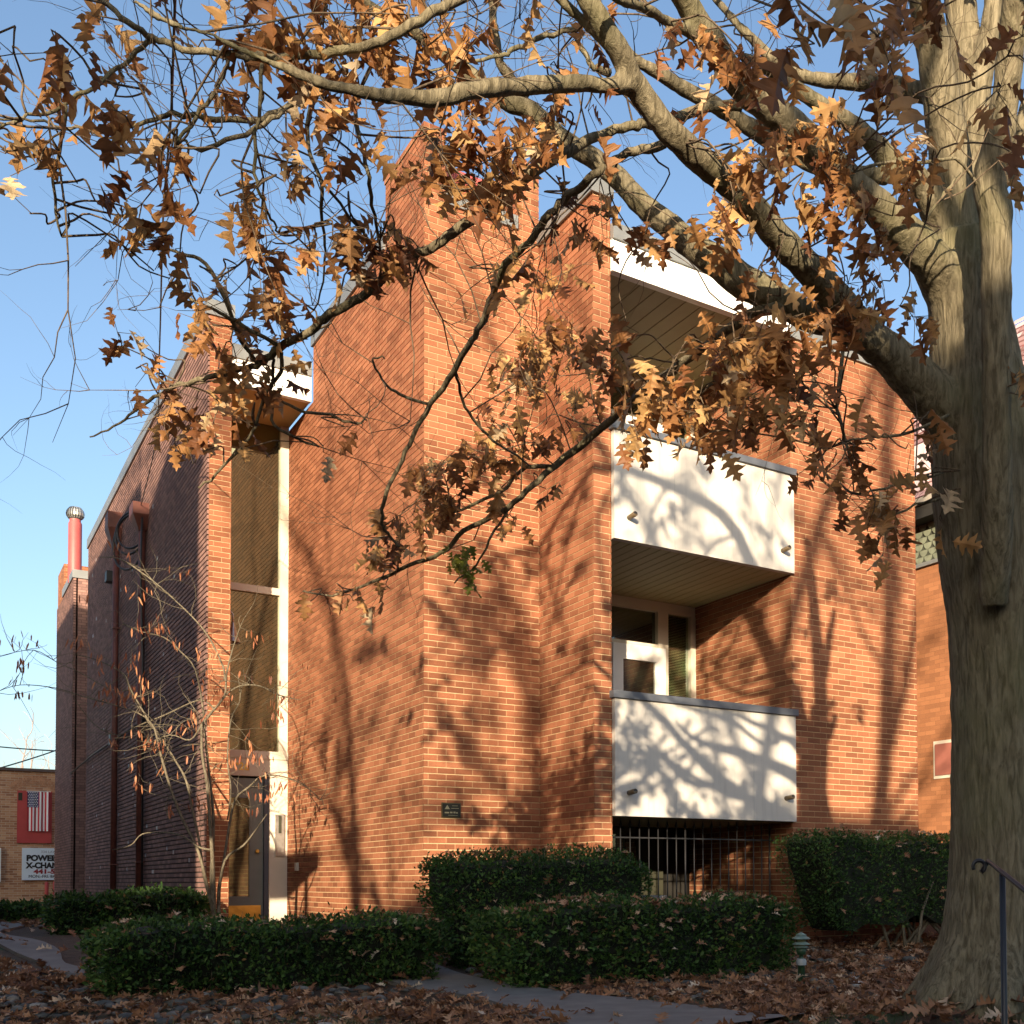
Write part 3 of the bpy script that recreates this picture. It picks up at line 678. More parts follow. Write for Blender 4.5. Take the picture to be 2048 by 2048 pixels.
text('lettering', '441-5', .17, (2.73,35.895,1.135), FRONT, rd, S_, bold=.008, ext=.003, sx=1.35)
text('lettering', 'MON.-FRI. 8A', .12, (2.60,35.895,1.015), FRONT, bk, S_, ext=.003, sx=.95)
for i, x in enumerate((2.97, 3.17)):
    e = MB(); e.tube([(x+.05,35.5,-.1),(x+.05,35.5,.86),(x+.05,35.5,.9)], [.05,.05,.03], 12)
    tag(e.build('bollard', M['red']), ('left' if i == 0 else 'right')+' one of two red posts below the pale blue shop sign', 'bollard', 'red posts by the far shop')

# ------------------------------------------------------------------ leaves
def leaf_template():
    out = [(0,0),(.02,.06),(.13,.10),(.20,.17),(.08,.19),(.055,.26),(.20,.28),(.26,.34),(.36,.37),(.28,.42),(.14,.41),(.075,.47),(.20,.52),(.27,.61),(.38,.66),(.26,.69),(.15,.66),(.07,.72),(.14,.78),(.19,.87),(.08,.86),(.05,.93),(.0,1.0)]
    V = []; Fq = []
    for sgn in (1,-1):
        for i in range(len(out)-1):
            a, b_ = out[i], out[i+1]; m0, m1 = a[1], b_[1]
            b0 = len(V)
            V += [(0,m0,0),(sgn*a[0],a[1],0),(sgn*b_[0],b_[1],0),(0,m1,0)]
            Fq.append((b0,b0+1,b0+2,b0+3) if sgn > 0 else (b0+3,b0+2,b0+1,b0))
    return np.array(V, float), np.array(Fq)
LV, LF = leaf_template()
def make_leaves(name, pos, axes, nrm, size, rnd, mat, parent=None, curl=None, rng=np.random.default_rng(3)):
    n = len(pos); V0 = LV
    curl = rng.uniform(.1,.9,n) if curl is None else curl
    fold = rng.uniform(-.2,1.0,n)
    ax = axes/np.linalg.norm(axes,axis=1,keepdims=True)
    nr = nrm - ax*np.sum(nrm*ax,axis=1,keepdims=True); nr /= np.linalg.norm(nr,axis=1,keepdims=True)+1e-9
    sd = np.cross(ax, nr)
    x = V0[None,:,0]; y = V0[None,:,1]
    wv = rng.uniform(0,6.28,(n,1)); amp = rng.uniform(.02,.07,(n,1))
    zz = -(curl[:,None])*.45*y*y + fold[:,None]*np.abs(x)*.9 + amp*np.sin(9*y+wv)*np.sign(x)
    xx = x*np.sqrt(np.clip(1-(fold[:,None]*.55)**2,.3,1))*rng.uniform(.75,1.1,(n,1))
    P = pos[:,None,:] + size[:,None,None]*(sd[:,None,:]*xx[:,:,None] + ax[:,None,:]*y[:,:,None] + nr[:,None,:]*zz[:,:,None])
    Q = (LF[None] + (np.arange(n)*len(V0))[:,None,None]).reshape(-1,4)
    uv = np.repeat(rnd, LF.size); uv = np.stack([uv, np.zeros_like(uv)],1)
    return fast_mesh(name, P.reshape(-1,3), Q, uv, mat, parent)

# ------------------------------------------------------------------ THE OAK
OAK = empty('oak_tree', (4.5, 3.65, .3), label='big oak tree at the right with thick spreading limbs and dry brown leaves', cat='tree')
def pl(pts):
    """(u, v, radius in px, depth)"""
    return [at(u, v, d) for u, v, r, d in pts], [r*d/FPX for u, v, r, d in pts]
def smooth_path(P, Rr, k=5):
    P = list(P); out = []; ro = []
    for i in range(len(P)-1):
        p0 = P[max(0,i-1)]; p1 = P[i]; p2 = P[i+1]; p3 = P[min(len(P)-1,i+2)]
        for j in range(k):
            t = j/k; out.append(.5*((2*p1)+(p2-p0)*t+(2*p0-5*p1+4*p2-p3)*t*t+(3*p1-p0-3*p2+p3)*t**3)); ro.append(Rr[i]*(1-t)+Rr[i+1]*t)
    out.append(P[-1]); ro.append(Rr[-1]); return out, ro
D0 = 5.4
def remap(u, v, d):
    g = 3.6+(d-4)*.4 if d >= 4 else d*.9
    w_ = min(1,max(0,(1560-u)/400))*min(1,max(0,(v-350)/450))
    return g*(1-w_)+d*w_
limbs = {
 'trunk': [(1985,2060,190,D0),(1990,1990,150,D0),(2000,1900,122,D0),(2005,1780,108,D0),(2008,1600,104,D0),(2008,1400,104,D0),(2005,1250,108,D0),(1995,1120,115,D0),(1985,1000,118,D0),(1975,900,112,D0),(1955,780,95,D0),(1942,660,82,D0),(1930,560,76,D0),(1920,480,66,D0)],
 'stem1': [(1930,560,60,D0),(1908,440,48,D0),(1898,300,41,D0-0.064),(1882,200,37,D0-0.128),(1865,90,33,D0-0.192),(1843,-30,30,D0-0.320),(1820,-160,26,D0-0.512),(1780,-360,20,D0-0.768),(1700,-600,12,D0-1.152)],
 'stem2': [(1945,640,60,D0+0.064),(1956,440,42,D0+0.192),(1956,300,38,D0+0.256),(1941,170,35,D0+0.320),(1927,72,33,D0+0.384),(1915,-60,29,D0+0.384),(1900,-250,24,D0+0.384),(1880,-500,15,D0+0.256)],
 'stem2b': [(1950,230,26,D0+0.256),(1968,120,23,D0+0.256),(1984,40,21,D0+0.256),(1998,-60,19,D0+0.256),(2040,-260,14,D0+0.128)],
 'stem3': [(1985,1210,30,D0-0.288),(1993,1100,32,D0-0.384),(1995,960,30,D0-0.480),(1993,780,29,D0-0.512),(1992,560,30,D0-0.512),(1992,430,33,D0-0.512),(1978,368,34,D0-0.512),(2000,270,31,D0-0.576),(2016,150,28,D0-0.640),(2030,0,26,D0-0.768),(2050,-200,22,D0-0.960),(2100,-450,15,D0-1.280)],
 'stem2c': [(1965,420,18,D0+0.192),(2000,360,24,D0+0.064),(2030,300,20,D0),(2060,200,17,D0)],
 'A': [(1990,960,60,D0),(1930,870,58,D0-0.032),(1875,805,50,D0-0.096),(1815,742,44,D0-0.160),(1755,688,36,D0-0.224),(1680,650,30,D0-0.288),(1620,634,28,D0-0.320),(1560,600,30,D0-0.320),(1485,562,34,D0-0.320),(1446,532,32,D0-0.320),(1397,501,28,D0-0.320),(1345,458,25,D0-0.320),(1288,413,23,D0-0.320),(1240,360,22,D0-0.320),(1187,317,21,D0-0.320),(1144,293,20,D0-0.320),(1096,254,19,D0-0.320),(1062,221,18,D0-0.320),(1019,205,17,D0-0.352),(952,158,16,D0-0.384),(894,115,14,D0-0.384),(832,67,13,D0-0.448),(789,43,12,D0-0.512),(750,19,11,D0-0.576),(700,-20,10,D0-0.640),(600,-90,7,D0-0.832)],
 'B': [(1760,700,34,D0-0.224),(1716,650,34,D0-0.320),(1668,594,33,D0-0.448),(1620,540,31,D0-0.576),(1572,492,29,D0-0.704),(1524,436,28,D0-0.832),(1456,365,27,D0-0.960),(1398,317,27,D0-1.088),(1336,259,26,D0-1.216),(1293,202,25,D0-1.280),(1262,160,26,D0-1.344),(1243,110,24,D0-1.408),(1206,50,22,D0-1.472),(1160,-20,19,D0-1.536),(1100,-130,15,D0-1.600),(1000,-260,9,D0-1.664)],
 'Bs': [(1215,88,12,D0-1.440),(1182,62,11,D0-1.440),(1154,30,11,D0-1.440),(1118,-5,10,D0-1.472),(1060,-60,7,D0-1.536)],
 'H': [(1262,165,24,D0-1.344),(1215,172,17,D0-1.408),(1150,166,17,D0-1.472),(1044,172,18,D0-1.600),(952,180,18,D0-1.728),(880,196,19,D0-1.792),(808,194,17,D0-1.856),(750,190,14,D0-1.920),(702,180,12,D0-1.952),(640,165,13,D0-1.984),(592,145,12,D0-1.984),(544,126,10,D0-1.984),(467,92,9,D0-1.984),(420,68,8,D0-1.984),(362,54,8,D0-1.984),(308,29,8,D0-1.984),(268,0,7,D0-1.984),(200,-50,6,D0-1.984)],
 'C': [(1925,640,48,D0),(1885,565,44,D0-0.064),(1860,520,41,D0-0.160),(1812,470,37,D0-0.256),(1764,424,34,D0-0.352),(1716,384,32,D0-0.448),(1668,338,32,D0-0.544),(1620,290,34,D0-0.640),(1572,245,33,D0-0.736),(1524,205,30,D0-0.832),(1470,160,27,D0-0.928),(1440,110,26,D0-1.024),(1408,62,25,D0-1.120),(1368,0,24,D0-1.216),(1310,-90,20,D0-1.344),(1230,-230,14,D0-1.472)],
 'Cs': [(1425,92,14,D0-1.056),(1389,70,13,D0-1.152),(1336,43,12,D0-1.280),(1293,19,12,D0-1.408),(1240,-2,11,D0-1.536),(1150,-40,8,D0-1.728),(1040,-90,5,D0-1.920)],
 'E': [(1775,355,16,D0-0.192),(1735,350,17,D0-0.256),(1690,348,15,D0-0.288),(1620,330,14,D0-0.256),(1572,300,16,D0-0.256),(1524,270,18,D0-0.320),(1470,235,16,D0-0.384),(1422,206,15,D0-0.448),(1370,178,15,D0-0.512),(1322,149,14,D0-0.576),(1274,120,11,D0-0.640),(1230,70,9,D0-0.704),(1180,10,7,D0-0.768),(1120,-60,5,D0-0.832)],
 'G2': [(1905,500,32,D0+0.064),(1874,440,29,D0),(1860,400,27,D0-0.064),(1831,355,24,D0-0.128),(1783,326,23,D0-0.192),(1745,283,20,D0-0.256),(1706,250,18,D0-0.320),(1658,221,17,D0-0.384),(1596,178,15,D0-0.448),(1534,139,13,D0-0.512),(1480,110,10,D0-0.576)],
 'F': [(1875,190,24,D0),(1840,184,20,D0+0.064),(1774,168,18,D0+0.128),(1692,163,16,D0+0.192),(1610,154,13,D0+0.256),(1548,120,12,D0+0.320),(1504,77,11,D0+0.320),(1470,43,9,D0+0.320),(1432,0,8,D0+0.384),(1380,-60,6,D0+0.384)],
}
small = {
 'Q': [(1331,290,10,6.5),(1283,297,9,6.4),(1230,321,8,6.3),(1187,350,8,6.2),(1158,374,8,6.1),(1120,408,8,6),(1082,451,8,5.9),(1048,494,7,5.8),(1011,529,7,5.8),(985,590,7,5.8),(962,650,6,5.8),(937,690,6,5.8),(908,744,6,5.8),(861,809,5,5.8),(825,875,4.5,5.9),(796,933,4,6),(770,994,4,6.1),(763,1041,3,6.2),(774,1067,3,6.3),(800,1095,2.5,6.4)],
 'R': [(1480,213,11,7),(1408,215,10,6.9),(1350,235,10,6.7),(1302,247,10,6.5),(1264,252,9,6.4),(1216,264,9,6.3),(1168,284,10,6.1),(1120,312,11,5.9),(1051,352,12,5.6),(986,405,11,5.4),(917,458,10,5.2),(874,489,9,5.1),(824,514,9,5),(778,548,9,5),(740,582,9,5),(700,607,9,5),(650,636,9,5),(610,668,8,5),(570,689,8,5),(535,717,7,5),(503,733,6,5),(459,745,6,5),(415,754,5,5),(380,765,5,5),(345,775,4,5.1),(307,795,3.5,5.2),(260,830,2.5,5.3),(215,860,2,5.4),(180,872,1.5,5.4)],
 'P': [(1600,628,14,8.3),(1560,615,12,7.6),(1507,628,11,7.3),(1459,659,10,7.1),(1397,703,9,6.9),(1332,751,9,6.7),(1288,782,8,6.6),(1222,839,8,6.5),(1143,904,8,6.5),(1100,940,7,6.5),(1053,983,6,6.5),(999,1027,5.5,6.6),(926,1063,5,6.7),(883,1106,4.5,6.8),(817,1132,4,6.9),(745,1164,3,7),(665,1190,2,7.1),(605,1180,1.5,7.1)],
 'D': [(1180,-190,16,4.6),(1050,-70,13,4.4),(913,0,10,4.2),(856,29,10,4.1),(789,67,9.5,4),(736,91,9,4),(664,103,9,4),(600,112,8,4),(520,115,7.5,4),(467,112,7,4),(362,94,6.5,4),(308,76,6,4),(254,43,6,3.9),(203,0,5,3.9),(150,-50,4,3.8)],
 'D2': [(308,76,5,4),(272,105,5,4),(235,138,4.5,4),(174,181,4,3.9),(109,217,3.5,3.9),(40,240,3,3.8),(-20,255,2,3.8)],
 'G': [(640,165,8,5.4),(616,182,8,5.4),(580,214,7,5.4),(525,236,6,5.4),(435,237,5.5,5.3),(344,228,5,5.2),(297,243,4,5.2),(225,259,3.5,5.2),(156,257,3,5.2),(65,241,2.5,5.2),(-10,240,2,5.2)],
 'G3': [(575,218,5,5.4),(543,239,5,5.3),(471,275,4.5,5.2),(402,299,4,5.1),(362,279,2.5,5),(340,265,2,5)],
 'X1': [(462,112,4,4),(455,130,4,4),(428,181,4,4),(391,232,4,4),(352,290,3,4)],
 'T1': [(985,-10,8,7.5),(985,40,8,7.5),(993,72,8,7.5),(1000,125,9,7.6),(1018,154,11,7.7),(1050,190,12,7.9)],
 'T2': [(1160,55,6,6.1),(1115,65,5,6.1),(1072,79,5,6),(1024,101,5,6),(1000,113,4,6),(918,126,3,5.9),(850,140,2,5.9)],
 'T3': [(1216,144,9,6.3),(1187,134,6,6.2),(1173,115,5,6.2),(1155,80,6,6.2)],
 'T4': [(1000,-20,2,4),(990,30,3,4.1),(753,100,3,4),(760,180,3,4),(755,240,3,4.1),(775,290,2,4.2)],
 'V1': [(710,190,5,5.2),(716,250,4,5.1),(728,310,4,5),(740,370,4,5),(752,450,3,5),(762,520,2.5,5),(750,580,2,5)],
 'V2': [(645,175,5,5.3),(622,210,5,5.2),(618,300,4,5.1),(640,360,4,5),(647,470,3,5),(650,540,2,5),(630,620,1.5,5)],
 'V3': [(524,125,4,4),(515,240,3.5,4.1),(510,330,3.5,4.2),(520,390,3,4.2),(545,440,2.5,4.3),(556,462,2,4.3)],
 'V4': [(130,212,4,3.9),(118,300,3.5,4),(108,370,3,4.1),(122,470,2,4.1)],
 'V5': [(640,360,3,5),(720,460,3,5),(770,520,2.5,5),(820,560,2,5)],
 'W1': [(515,725,4,5),(480,680,4,5),(440,575,4.5,5.1),(400,520,4,5.2),(350,505,3,5.2),(330,500,2,5.2)],
 'W2': [(560,692,4,5),(500,660,4,5),(460,635,4,5),(420,615,3,5),(385,600,3,5.1),(350,570,2,5.1)],
 'W3': [(565,705,4,5),(560,740,4,5),(530,790,3.5,5),(510,850,3,5),(480,900,3,5.1),(420,960,2.5,5.2),(395,975,1.5,5.2)],
 'W4': [(547,715,3,5),(543,800,3,5),(550,850,3,5),(600,880,2.5,5.1),(640,895,2,5.1)],
 'W5': [(560,800,2.5,5),(600,822,3,5),(650,828,3,5.1),(700,845,2.5,5.1),(735,840,1.5,5.1)],
 'Y1': [(861,809,3,5.8),(800,790,3,5.8),(765,760,2.5,5.8),(745,720,2,5.8),(770,715,1.5,5.8)],
 'Y2': [(912,745,3,5.8),(925,800,3,5.8),(955,850,3,5.9),(1000,890,2.5,6),(1060,930,2,6.2)],
 'Z1': [(1110,935,5,6.5),(1050,935,4,6.5),(1000,985,3.5,6.5),(940,1010,3,6.5),(880,1040,2.5,6.6)],
 'Z2': [(1020,1010,3,6.6),(980,1080,2.5,6.6),(950,1130,2,6.7),(910,1165,1.5,6.7)],
 'U1': [(1885,944,3,8),(1830,960,3,7.8),(1771,975,2.5,7.6),(1720,990,2,7.5)],
 'U2': [(1885,995,3,8),(1830,1010,2.5,7.8),(1771,1040,2,7.6)],
 'U3': [(1689,690,4,7.8),(1680,760,4,7.5),(1676,817,3.5,7.4),(1692,883,3,7.4),(1710,930,2,7.4)],
 'U4': [(1900,830,3,7.9),(1800,870,3,7.5),(1700,880,2,7.3),(1650,900,2,7.2)],
 'I1': [(2000,470,4,7.6),(1930,330,3,7),(1850,327,3.5,6.8),(1760,328,3,6.6),(1690,345,3,6.4),(1640,370,3,6.3)],
 'I2': [(1920,345,3,7),(1880,400,3,6.9),(1850,440,2,6.8)],
 'J1': [(1560,350,4,6.9),(1540,420,3,6.8),(1524,470,3,6.8)],
 'K1': [(1470,215,3,7),(1540,380,3,6),(1545,350,3,5),(1535,300,2,4.8)],
}
skel = []     # points of the skeleton for attaching twigs
big = MB()
for k, pts in limbs.items():
    P, Rr = smooth_path(*pl(pts), k=4)
    big.tube(P, Rr, 14)
    skel += list(zip(P, Rr))
# root flare
for a in range(7):
    an = a*2*math.pi/7+.3; bx = at(2000,1960,D0)
    big.tube([bx+Vector((0,0,.4)), bx+Vector((math.cos(an)*.18,math.sin(an)*.18,.14)), bx+Vector((math.cos(an)*.30,math.sin(an)*.30,.0)), bx+Vector((math.cos(an)*.46,math.sin(an)*.46,-.14))], [.15,.14,.10,.05], 10)
tr = big.build('trunk', M['bark'], OAK)
rm = tr.modifiers.new('remesh', 'REMESH'); rm.mode = 'VOXEL'; rm.voxel_size = .015; rm.use_smooth_shade = True
sm_ = tr.modifiers.new('smooth', 'SMOOTH'); sm_.factor = .6; sm_.iterations = 5
tx = bpy.data.textures.new('bark_relief', 'CLOUDS'); tx.noise_scale = .09
dp = tr.modifiers.new('relief', 'DISPLACE'); dp.texture = tx; dp.strength = .016; dp.mid_level = .5
sb = MB()
for k, pts in small.items():
    if k in ('T4','K1'): continue
    P, Rr = smooth_path(*pl([(u, v, r, remap(u, v, d)) for u, v, r, d in pts]), k=4)
    P = [p + Vector((R.uniform(-1,1),R.uniform(-1,1),R.uniform(-1,1)))*.006 for p in P]
    sb.tube(P, Rr, 8); skel += list(zip(P, Rr))
sk = np.array([[p.x,p.y,p.z,r] for p, r in skel])
# leaf clusters (u, v, radius px, count, depth)
CL = [(30,60,50,6,3.3),(60,130,70,12,3.6),(130,150,60,9,3.9),(200,40,60,10,4.2),(230,200,55,10,4),(40,300,25,3,3.9),(62,320,26,4,3.9),(75,345,26,4,3.9),(60,435,10,1,3.9),(155,375,10,2,4),(10,190,25,3,3.6),(8,310,20,2,3.8),
 (270,275,45,8,4),(310,280,55,10,4.1),(320,350,45,9,4.1),(240,355,26,3,4.2),(400,395,40,7,4.1),(440,400,26,3,4.2),(490,420,32,7,4.2),(215,420,18,2,4.3),(245,440,20,2,4.3),(280,460,34,5,4.3),(290,500,28,3,4.3),(308,550,12,1,4.3),(340,565,10,1,4.3),(360,515,16,2,4.4),
 (430,205,38,5,4.1),(495,165,32,5,4.2),(552,495,28,4,4.2),(632,480,28,4,4.3),(636,560,10,1,4.3),(605,330,36,7,4.4),(615,260,28,4,4.4),(672,310,26,4,4.5),(568,370,26,4,4.4),(665,480,14,2,4.3),
 (545,40,60,16,4.2),(640,60,80,28,4.1),(720,60,75,22,4.2),(800,40,55,14,4.2),(690,150,70,20,4.3),(650,205,40,9,4.4),(720,215,45,11,4.5),(840,110,40,9,4.6),(880,60,45,10,4.8),(600,120,55,14,4.2),(470,40,45,8,4.4),(350,30,40,6,4.5),(640,10,80,18,4.2),(490,10,50,9,4.2),
 (860,165,38,9,5),(955,250,42,9,4.9),(925,195,36,7,5.2),(865,290,50,14,5.3),(900,345,40,8,5.2),(960,320,45,12,5.2),(975,370,42,11,5.1),(1010,360,40,10,5.3),(1060,320,36,7,5.6),(1085,285,32,6,5.6),(1060,250,26,4,5.6),(1110,235,28,3,5.2),(1170,225,22,3,5.2),(1130,260,20,2,5.4),
 (700,465,50,10,5),(760,480,40,8,5),(790,520,36,6,5),(730,520,30,4,5),(835,555,18,2,5),(560,610,38,6,5),(590,640,34,7,5),(600,670,26,4,5),(455,545,22,3,5.1),(545,560,22,3,5.1),(440,570,18,2,5.2),
 (410,610,22,3,5.1),(430,660,34,5,5.1),(460,690,44,8,5),(500,700,30,4,5),(244,700,28,4,5.2),(272,745,26,3,5.2),(285,700,18,2,5.2),(378,850,40,9,5.2),(400,790,30,4,5.1),(440,800,24,3,5.1),(425,860,24,3,5.1),(350,900,16,1,5.2),(545,760,30,4,5),(550,780,22,3,5),(390,935,14,1,5.2),(690,862,10,1,5.1),(645,900,10,1,5.1),(520,860,22,3,5.1),
 (1040,640,50,11,6.2),(1100,610,50,10,6.3),(1090,690,55,14,6.3),(1050,770,50,12,6.4),(1120,760,50,11,6.4),(1150,820,40,8,6.4),(1180,680,34,6,6.2),(1240,690,34,6,6),(1250,640,24,3,6),(1235,740,26,3,6.2),(1000,860,50,11,6.4),(990,910,50,13,6.4),(880,940,50,13,6.5),(850,990,50,17,6.6),(800,1040,50,15,6.7),(900,1010,50,15,6.5),(780,1100,42,10,6.9),(960,960,36,7,6.5),(1092,985,18,3,6.5),(1032,1045,18,3,6.6),(745,1110,26,5,6.9),(692,1195,16,3,7),(672,1190,8,1,7),(612,1215,6,1,7.1),(706,1210,12,2,7),(780,1185,18,3,7),(1000,770,30,5,6.2),(1060,870,30,6,6.4),(1130,880,22,3,6.4),(1000,540,22,3,5.8),(1170,450,28,5,6),(1155,400,26,4,6),(1090,530,24,4,6),(1260,470,30,5,6.2),(1215,450,24,4,6.2),(1290,480,22,3,6.2),
 (1330,770,50,16,6),(1290,820,50,15,5.9),(1400,800,60,22,6),(1350,850,52,18,5.9),(1450,750,55,18,6.1),(1500,800,50,14,6.1),(1380,905,26,5,5.8),(1275,880,26,4,5.8),(1430,850,45,11,6),(1480,690,44,11,6.2),(1245,830,26,4,6),
 (1560,600,52,15,6.2),(1620,680,52,17,6.1),(1580,720,55,18,6),(1535,660,50,14,6),(1600,770,50,14,6),(1600,850,38,8,5.9),(1620,900,32,6,5.9),(1540,740,50,14,6),(1680,600,45,11,6.3),(1720,640,38,8,6.4),(1800,620,40,7,6.6),(1780,570,28,4,6.6),(1690,560,36,7,6.4),(1510,850,40,8,6),(1650,740,30,5,6.2),(1480,870,22,3,6),
 (1505,330,45,12,4.9),(1480,390,45,10,4.8),(1475,440,36,7,4.8),(1540,330,36,7,5),(1575,290,30,5,5),(1500,130,50,13,5),(1505,80,40,9,5.2),(1555,25,45,3,2.6),(1640,100,40,4,2.6),(1720,35,45,5,2.9),(1700,90,30,3,3),(1755,80,50,7,3.2),(1800,50,45,6,3.4),(1860,20,40,5,3.4),(1670,225,34,7,5.4),(1690,270,40,9,5.3),(1660,320,38,7,5.3),(1690,380,38,7,5.2),(1680,440,28,5,5.2),(1605,425,26,4,5.6),(1760,480,36,7,5.6),(1785,440,24,4,5.7),(1830,300,26,4,5.6),(1800,250,26,4,5.7),(1770,300,30,5,5.6),(1740,130,40,8,4.6),(1770,190,36,6,4.8),(1400,110,34,6,5.4),(1380,240,20,2,6),(1640,480,28,4,5.6),(1880,340,24,3,6),
 (2015,120,50,8,3.8),(2000,180,34,5,3.9),(2046,330,26,4,4.6),(2046,800,22,5,7),(2040,760,20,4,7),
 (1690,815,14,1,7),(1705,900,26,4,6.6),(1750,905,16,2,6.8),(1812,905,14,1,6.8),(1650,955,34,6,6.4),(1720,985,34,7,6.6),(1755,1000,30,5,6.6),(1735,1060,34,7,6.6),(1780,1060,24,4,6.7),(1845,870,24,4,7.2),(1865,960,16,2,7.6),(1885,1050,16,3,7.6),(1880,870,20,2,7.4),(1700,1010,22,3,6.6),
 (1230,20,16,2,5),(1040,45,24,3,4.6),(1072,40,14,1,5),(1118,152,22,3,5.4),(1200,5,22,3,5),(1115,145,16,2,5.4),(950,70,26,5,4.8),(1320,60,18,2,5.2)]
rng = np.random.default_rng(11)
lp, la, ln_, lsz, lr = [], [], [], [], []
tw = MB()
def add_cluster(c, r, n, dep_, sz=.15, up_bias=0):
    # twig from the nearest limb
    d = np.sqrt(((sk[:,:3]-np.array(c))**2).sum(1)) + np.where(sk[:,2] < c[2]-.05, .25, 0); i = int(d.argmin()); a = Vector(sk[i,:3])
    c = Vector(c); L = (c-a).length
    if L < 2.2:
        mid = a.lerp(c, .5)+Vector((rng.uniform(-.12,.12), rng.uniform(-.12,.12), .10*L+rng.uniform(0,.08)))
        P = [a, a.lerp(mid,.5)+Vector((rng.uniform(-.03,.03),)*3), mid, mid.lerp(c,.55)+Vector((rng.uniform(-.04,.04),rng.uniform(-.04,.04),rng.uniform(-.02,.04))), c]
        P, Rr = smooth_path(P, [.0045,.004,.0035,.003,.0025], 3); tw.tube(P, Rr, 5)
    subs = [c + Vector(rng.normal(0, .5, 3))*r for _ in range(max(1, n//4))]
    for s_ in subs:
        if (s_-c).length > .02:
            m_ = c.lerp(s_,.5)+Vector((0,0,.02)); tw.tube([c, m_, s_], [.0032,.0026,.002], 4)
    for k in range(n):
        s_ = subs[k % len(subs)]
        p_ = s_ + Vector(rng.normal(0, .05, 3)); 
        ax = Vector((rng.normal(0,.55), rng.normal(0,.55), -1.0 + rng.normal(0,.35)))
        lp.append(p_); la.append(ax); ln_.append(Vector(rng.normal(0,1,3))); lsz.append(sz*rng.uniform(.8,1.3)); lr.append(min(1,max(0,rng.normal(.52,.24))))
        tw.tube([s_, p_], [.0016,.0012], 3, cap=False)
for (u, v, r, n, d) in CL:
    if u < 900 and v < 420: n = max(1, int(n*.62))
    if 1250 < u < 1660 and v > 550: n = max(2, int(n*.75))
    d = remap(u, v, d); c = at(u, v-8, d); add_cluster(c, r*d/FPX, n, d, sz=.125+.02*(d > 5))
O1 = [at(1820,-160,D0-.51), Vector((3.0,3.4,6.6)), Vector((2.0,3.3,7.0)), Vector((.8,3.1,7.1)), Vector((-.3,2.9,6.9)), Vector((-1.3,2.6,6.6))]
P_, R_2 = smooth_path(O1, [.10,.08,.065,.05,.035,.015], 4); sb.tube(P_, R_2, 8); sk = np.concatenate([sk, np.array([[p.x,p.y,p.z,r] for p, r in zip(P_, R_2)])])
for k in range(9):
    i = 4+k*2 if 4+k*2 < len(P_) else -2; q = P_[i]; Pq = [q, q+Vector((rng.uniform(-.5,.3),rng.uniform(-.5,.5),-.5)), q+Vector((rng.uniform(-1.1,.3),rng.uniform(-.9,.9),-1.2-rng.uniform(0,.9)))]
    Pq, Rq = smooth_path(Pq, [.028,.02,.008], 4); sb.tube(Pq, Rq, 6); sk = np.concatenate([sk, np.array([[p.x,p.y,p.z,r] for p, r in zip(Pq, Rq)])])
k = 0
while k < 46:
    q = np.array([rng.uniform(-2.0,3.0), rng.uniform(2.0,4.4), rng.uniform(4.6,7.8)])
    d_ = q-CAM; c_ = MC @ np.array([d_[0],-d_[2],d_[1]]); v_ = FPX*c_[1]/c_[2]+PY
    if v_ > -90 or q[0]-.73*q[1] < -3.4: continue
    add_cluster(q, .2, int(rng.uniform(7,15)), 5); k += 1
# canopy beyond the frame, above and to the left, that dapples the facade
for k in range(22):
    u = rng.uniform(-300, 2300); v = rng.uniform(-900, -60); d = rng.uniform(2.6, 5.8)
    add_cluster(at(u, v, d), .22, int(rng.uniform(6,14)), d)
# fine bare twigs along the limbs
def twig(p, d_, L, r, depth=0):
    P = [p]; dd = d_.normalized(); q = p.copy()
    for i in range(6):
        dd = (dd + Vector(rng.normal(0,.22,3)) + Vector((0,0,.03))).normalized(); q = q + dd*L/6; P.append(q.copy())
    tw.tube(P, [r*(1-.8*i/6) for i in range(7)], 4, cap=False)
    if depth < 2:
        for k in range(3):
            j = rng.integers(2,6); twig(P[j], (dd+Vector(rng.normal(0,.8,3))), L*.55, r*.55, depth+1)
idx = [i for i in range(len(sk)) if sk[i,3] < .05]
for k in range(85):
    i = idx[int(rng.integers(0, len(idx)))]; p_ = Vector(sk[i,:3])
    twig(p_, Vector((rng.normal(0,.7), rng.normal(0,.5), rng.normal(.1,.8))), rng.uniform(.4,1.1), .0042)
tw.build('twigs', M['bark_twig'], OAK)
sb.build('branches', M['bark'], OAK)
make_leaves('crown', np.array([tuple(v) for v in lp]), np.array([tuple(v) for v in la]), np.array([tuple(v) for v in ln_]), np.array(lsz), np.array(lr), M['oakleaf'], OAK)
# small green leafy sprig at the branch end
gp = np.array([tuple(at(930,1120,6.6)+Vector(rng.normal(0,.055,3))) for _ in range(26)])
make_leaves('green_sprig', gp, np.array([(rng.normal(.2,.4),rng.normal(0,.4),-1) for _ in range(26)]), rng.normal(0,1,(26,3)), rng.uniform(.07,.12,26), rng.random(26), M['greenleaf'], OAK)

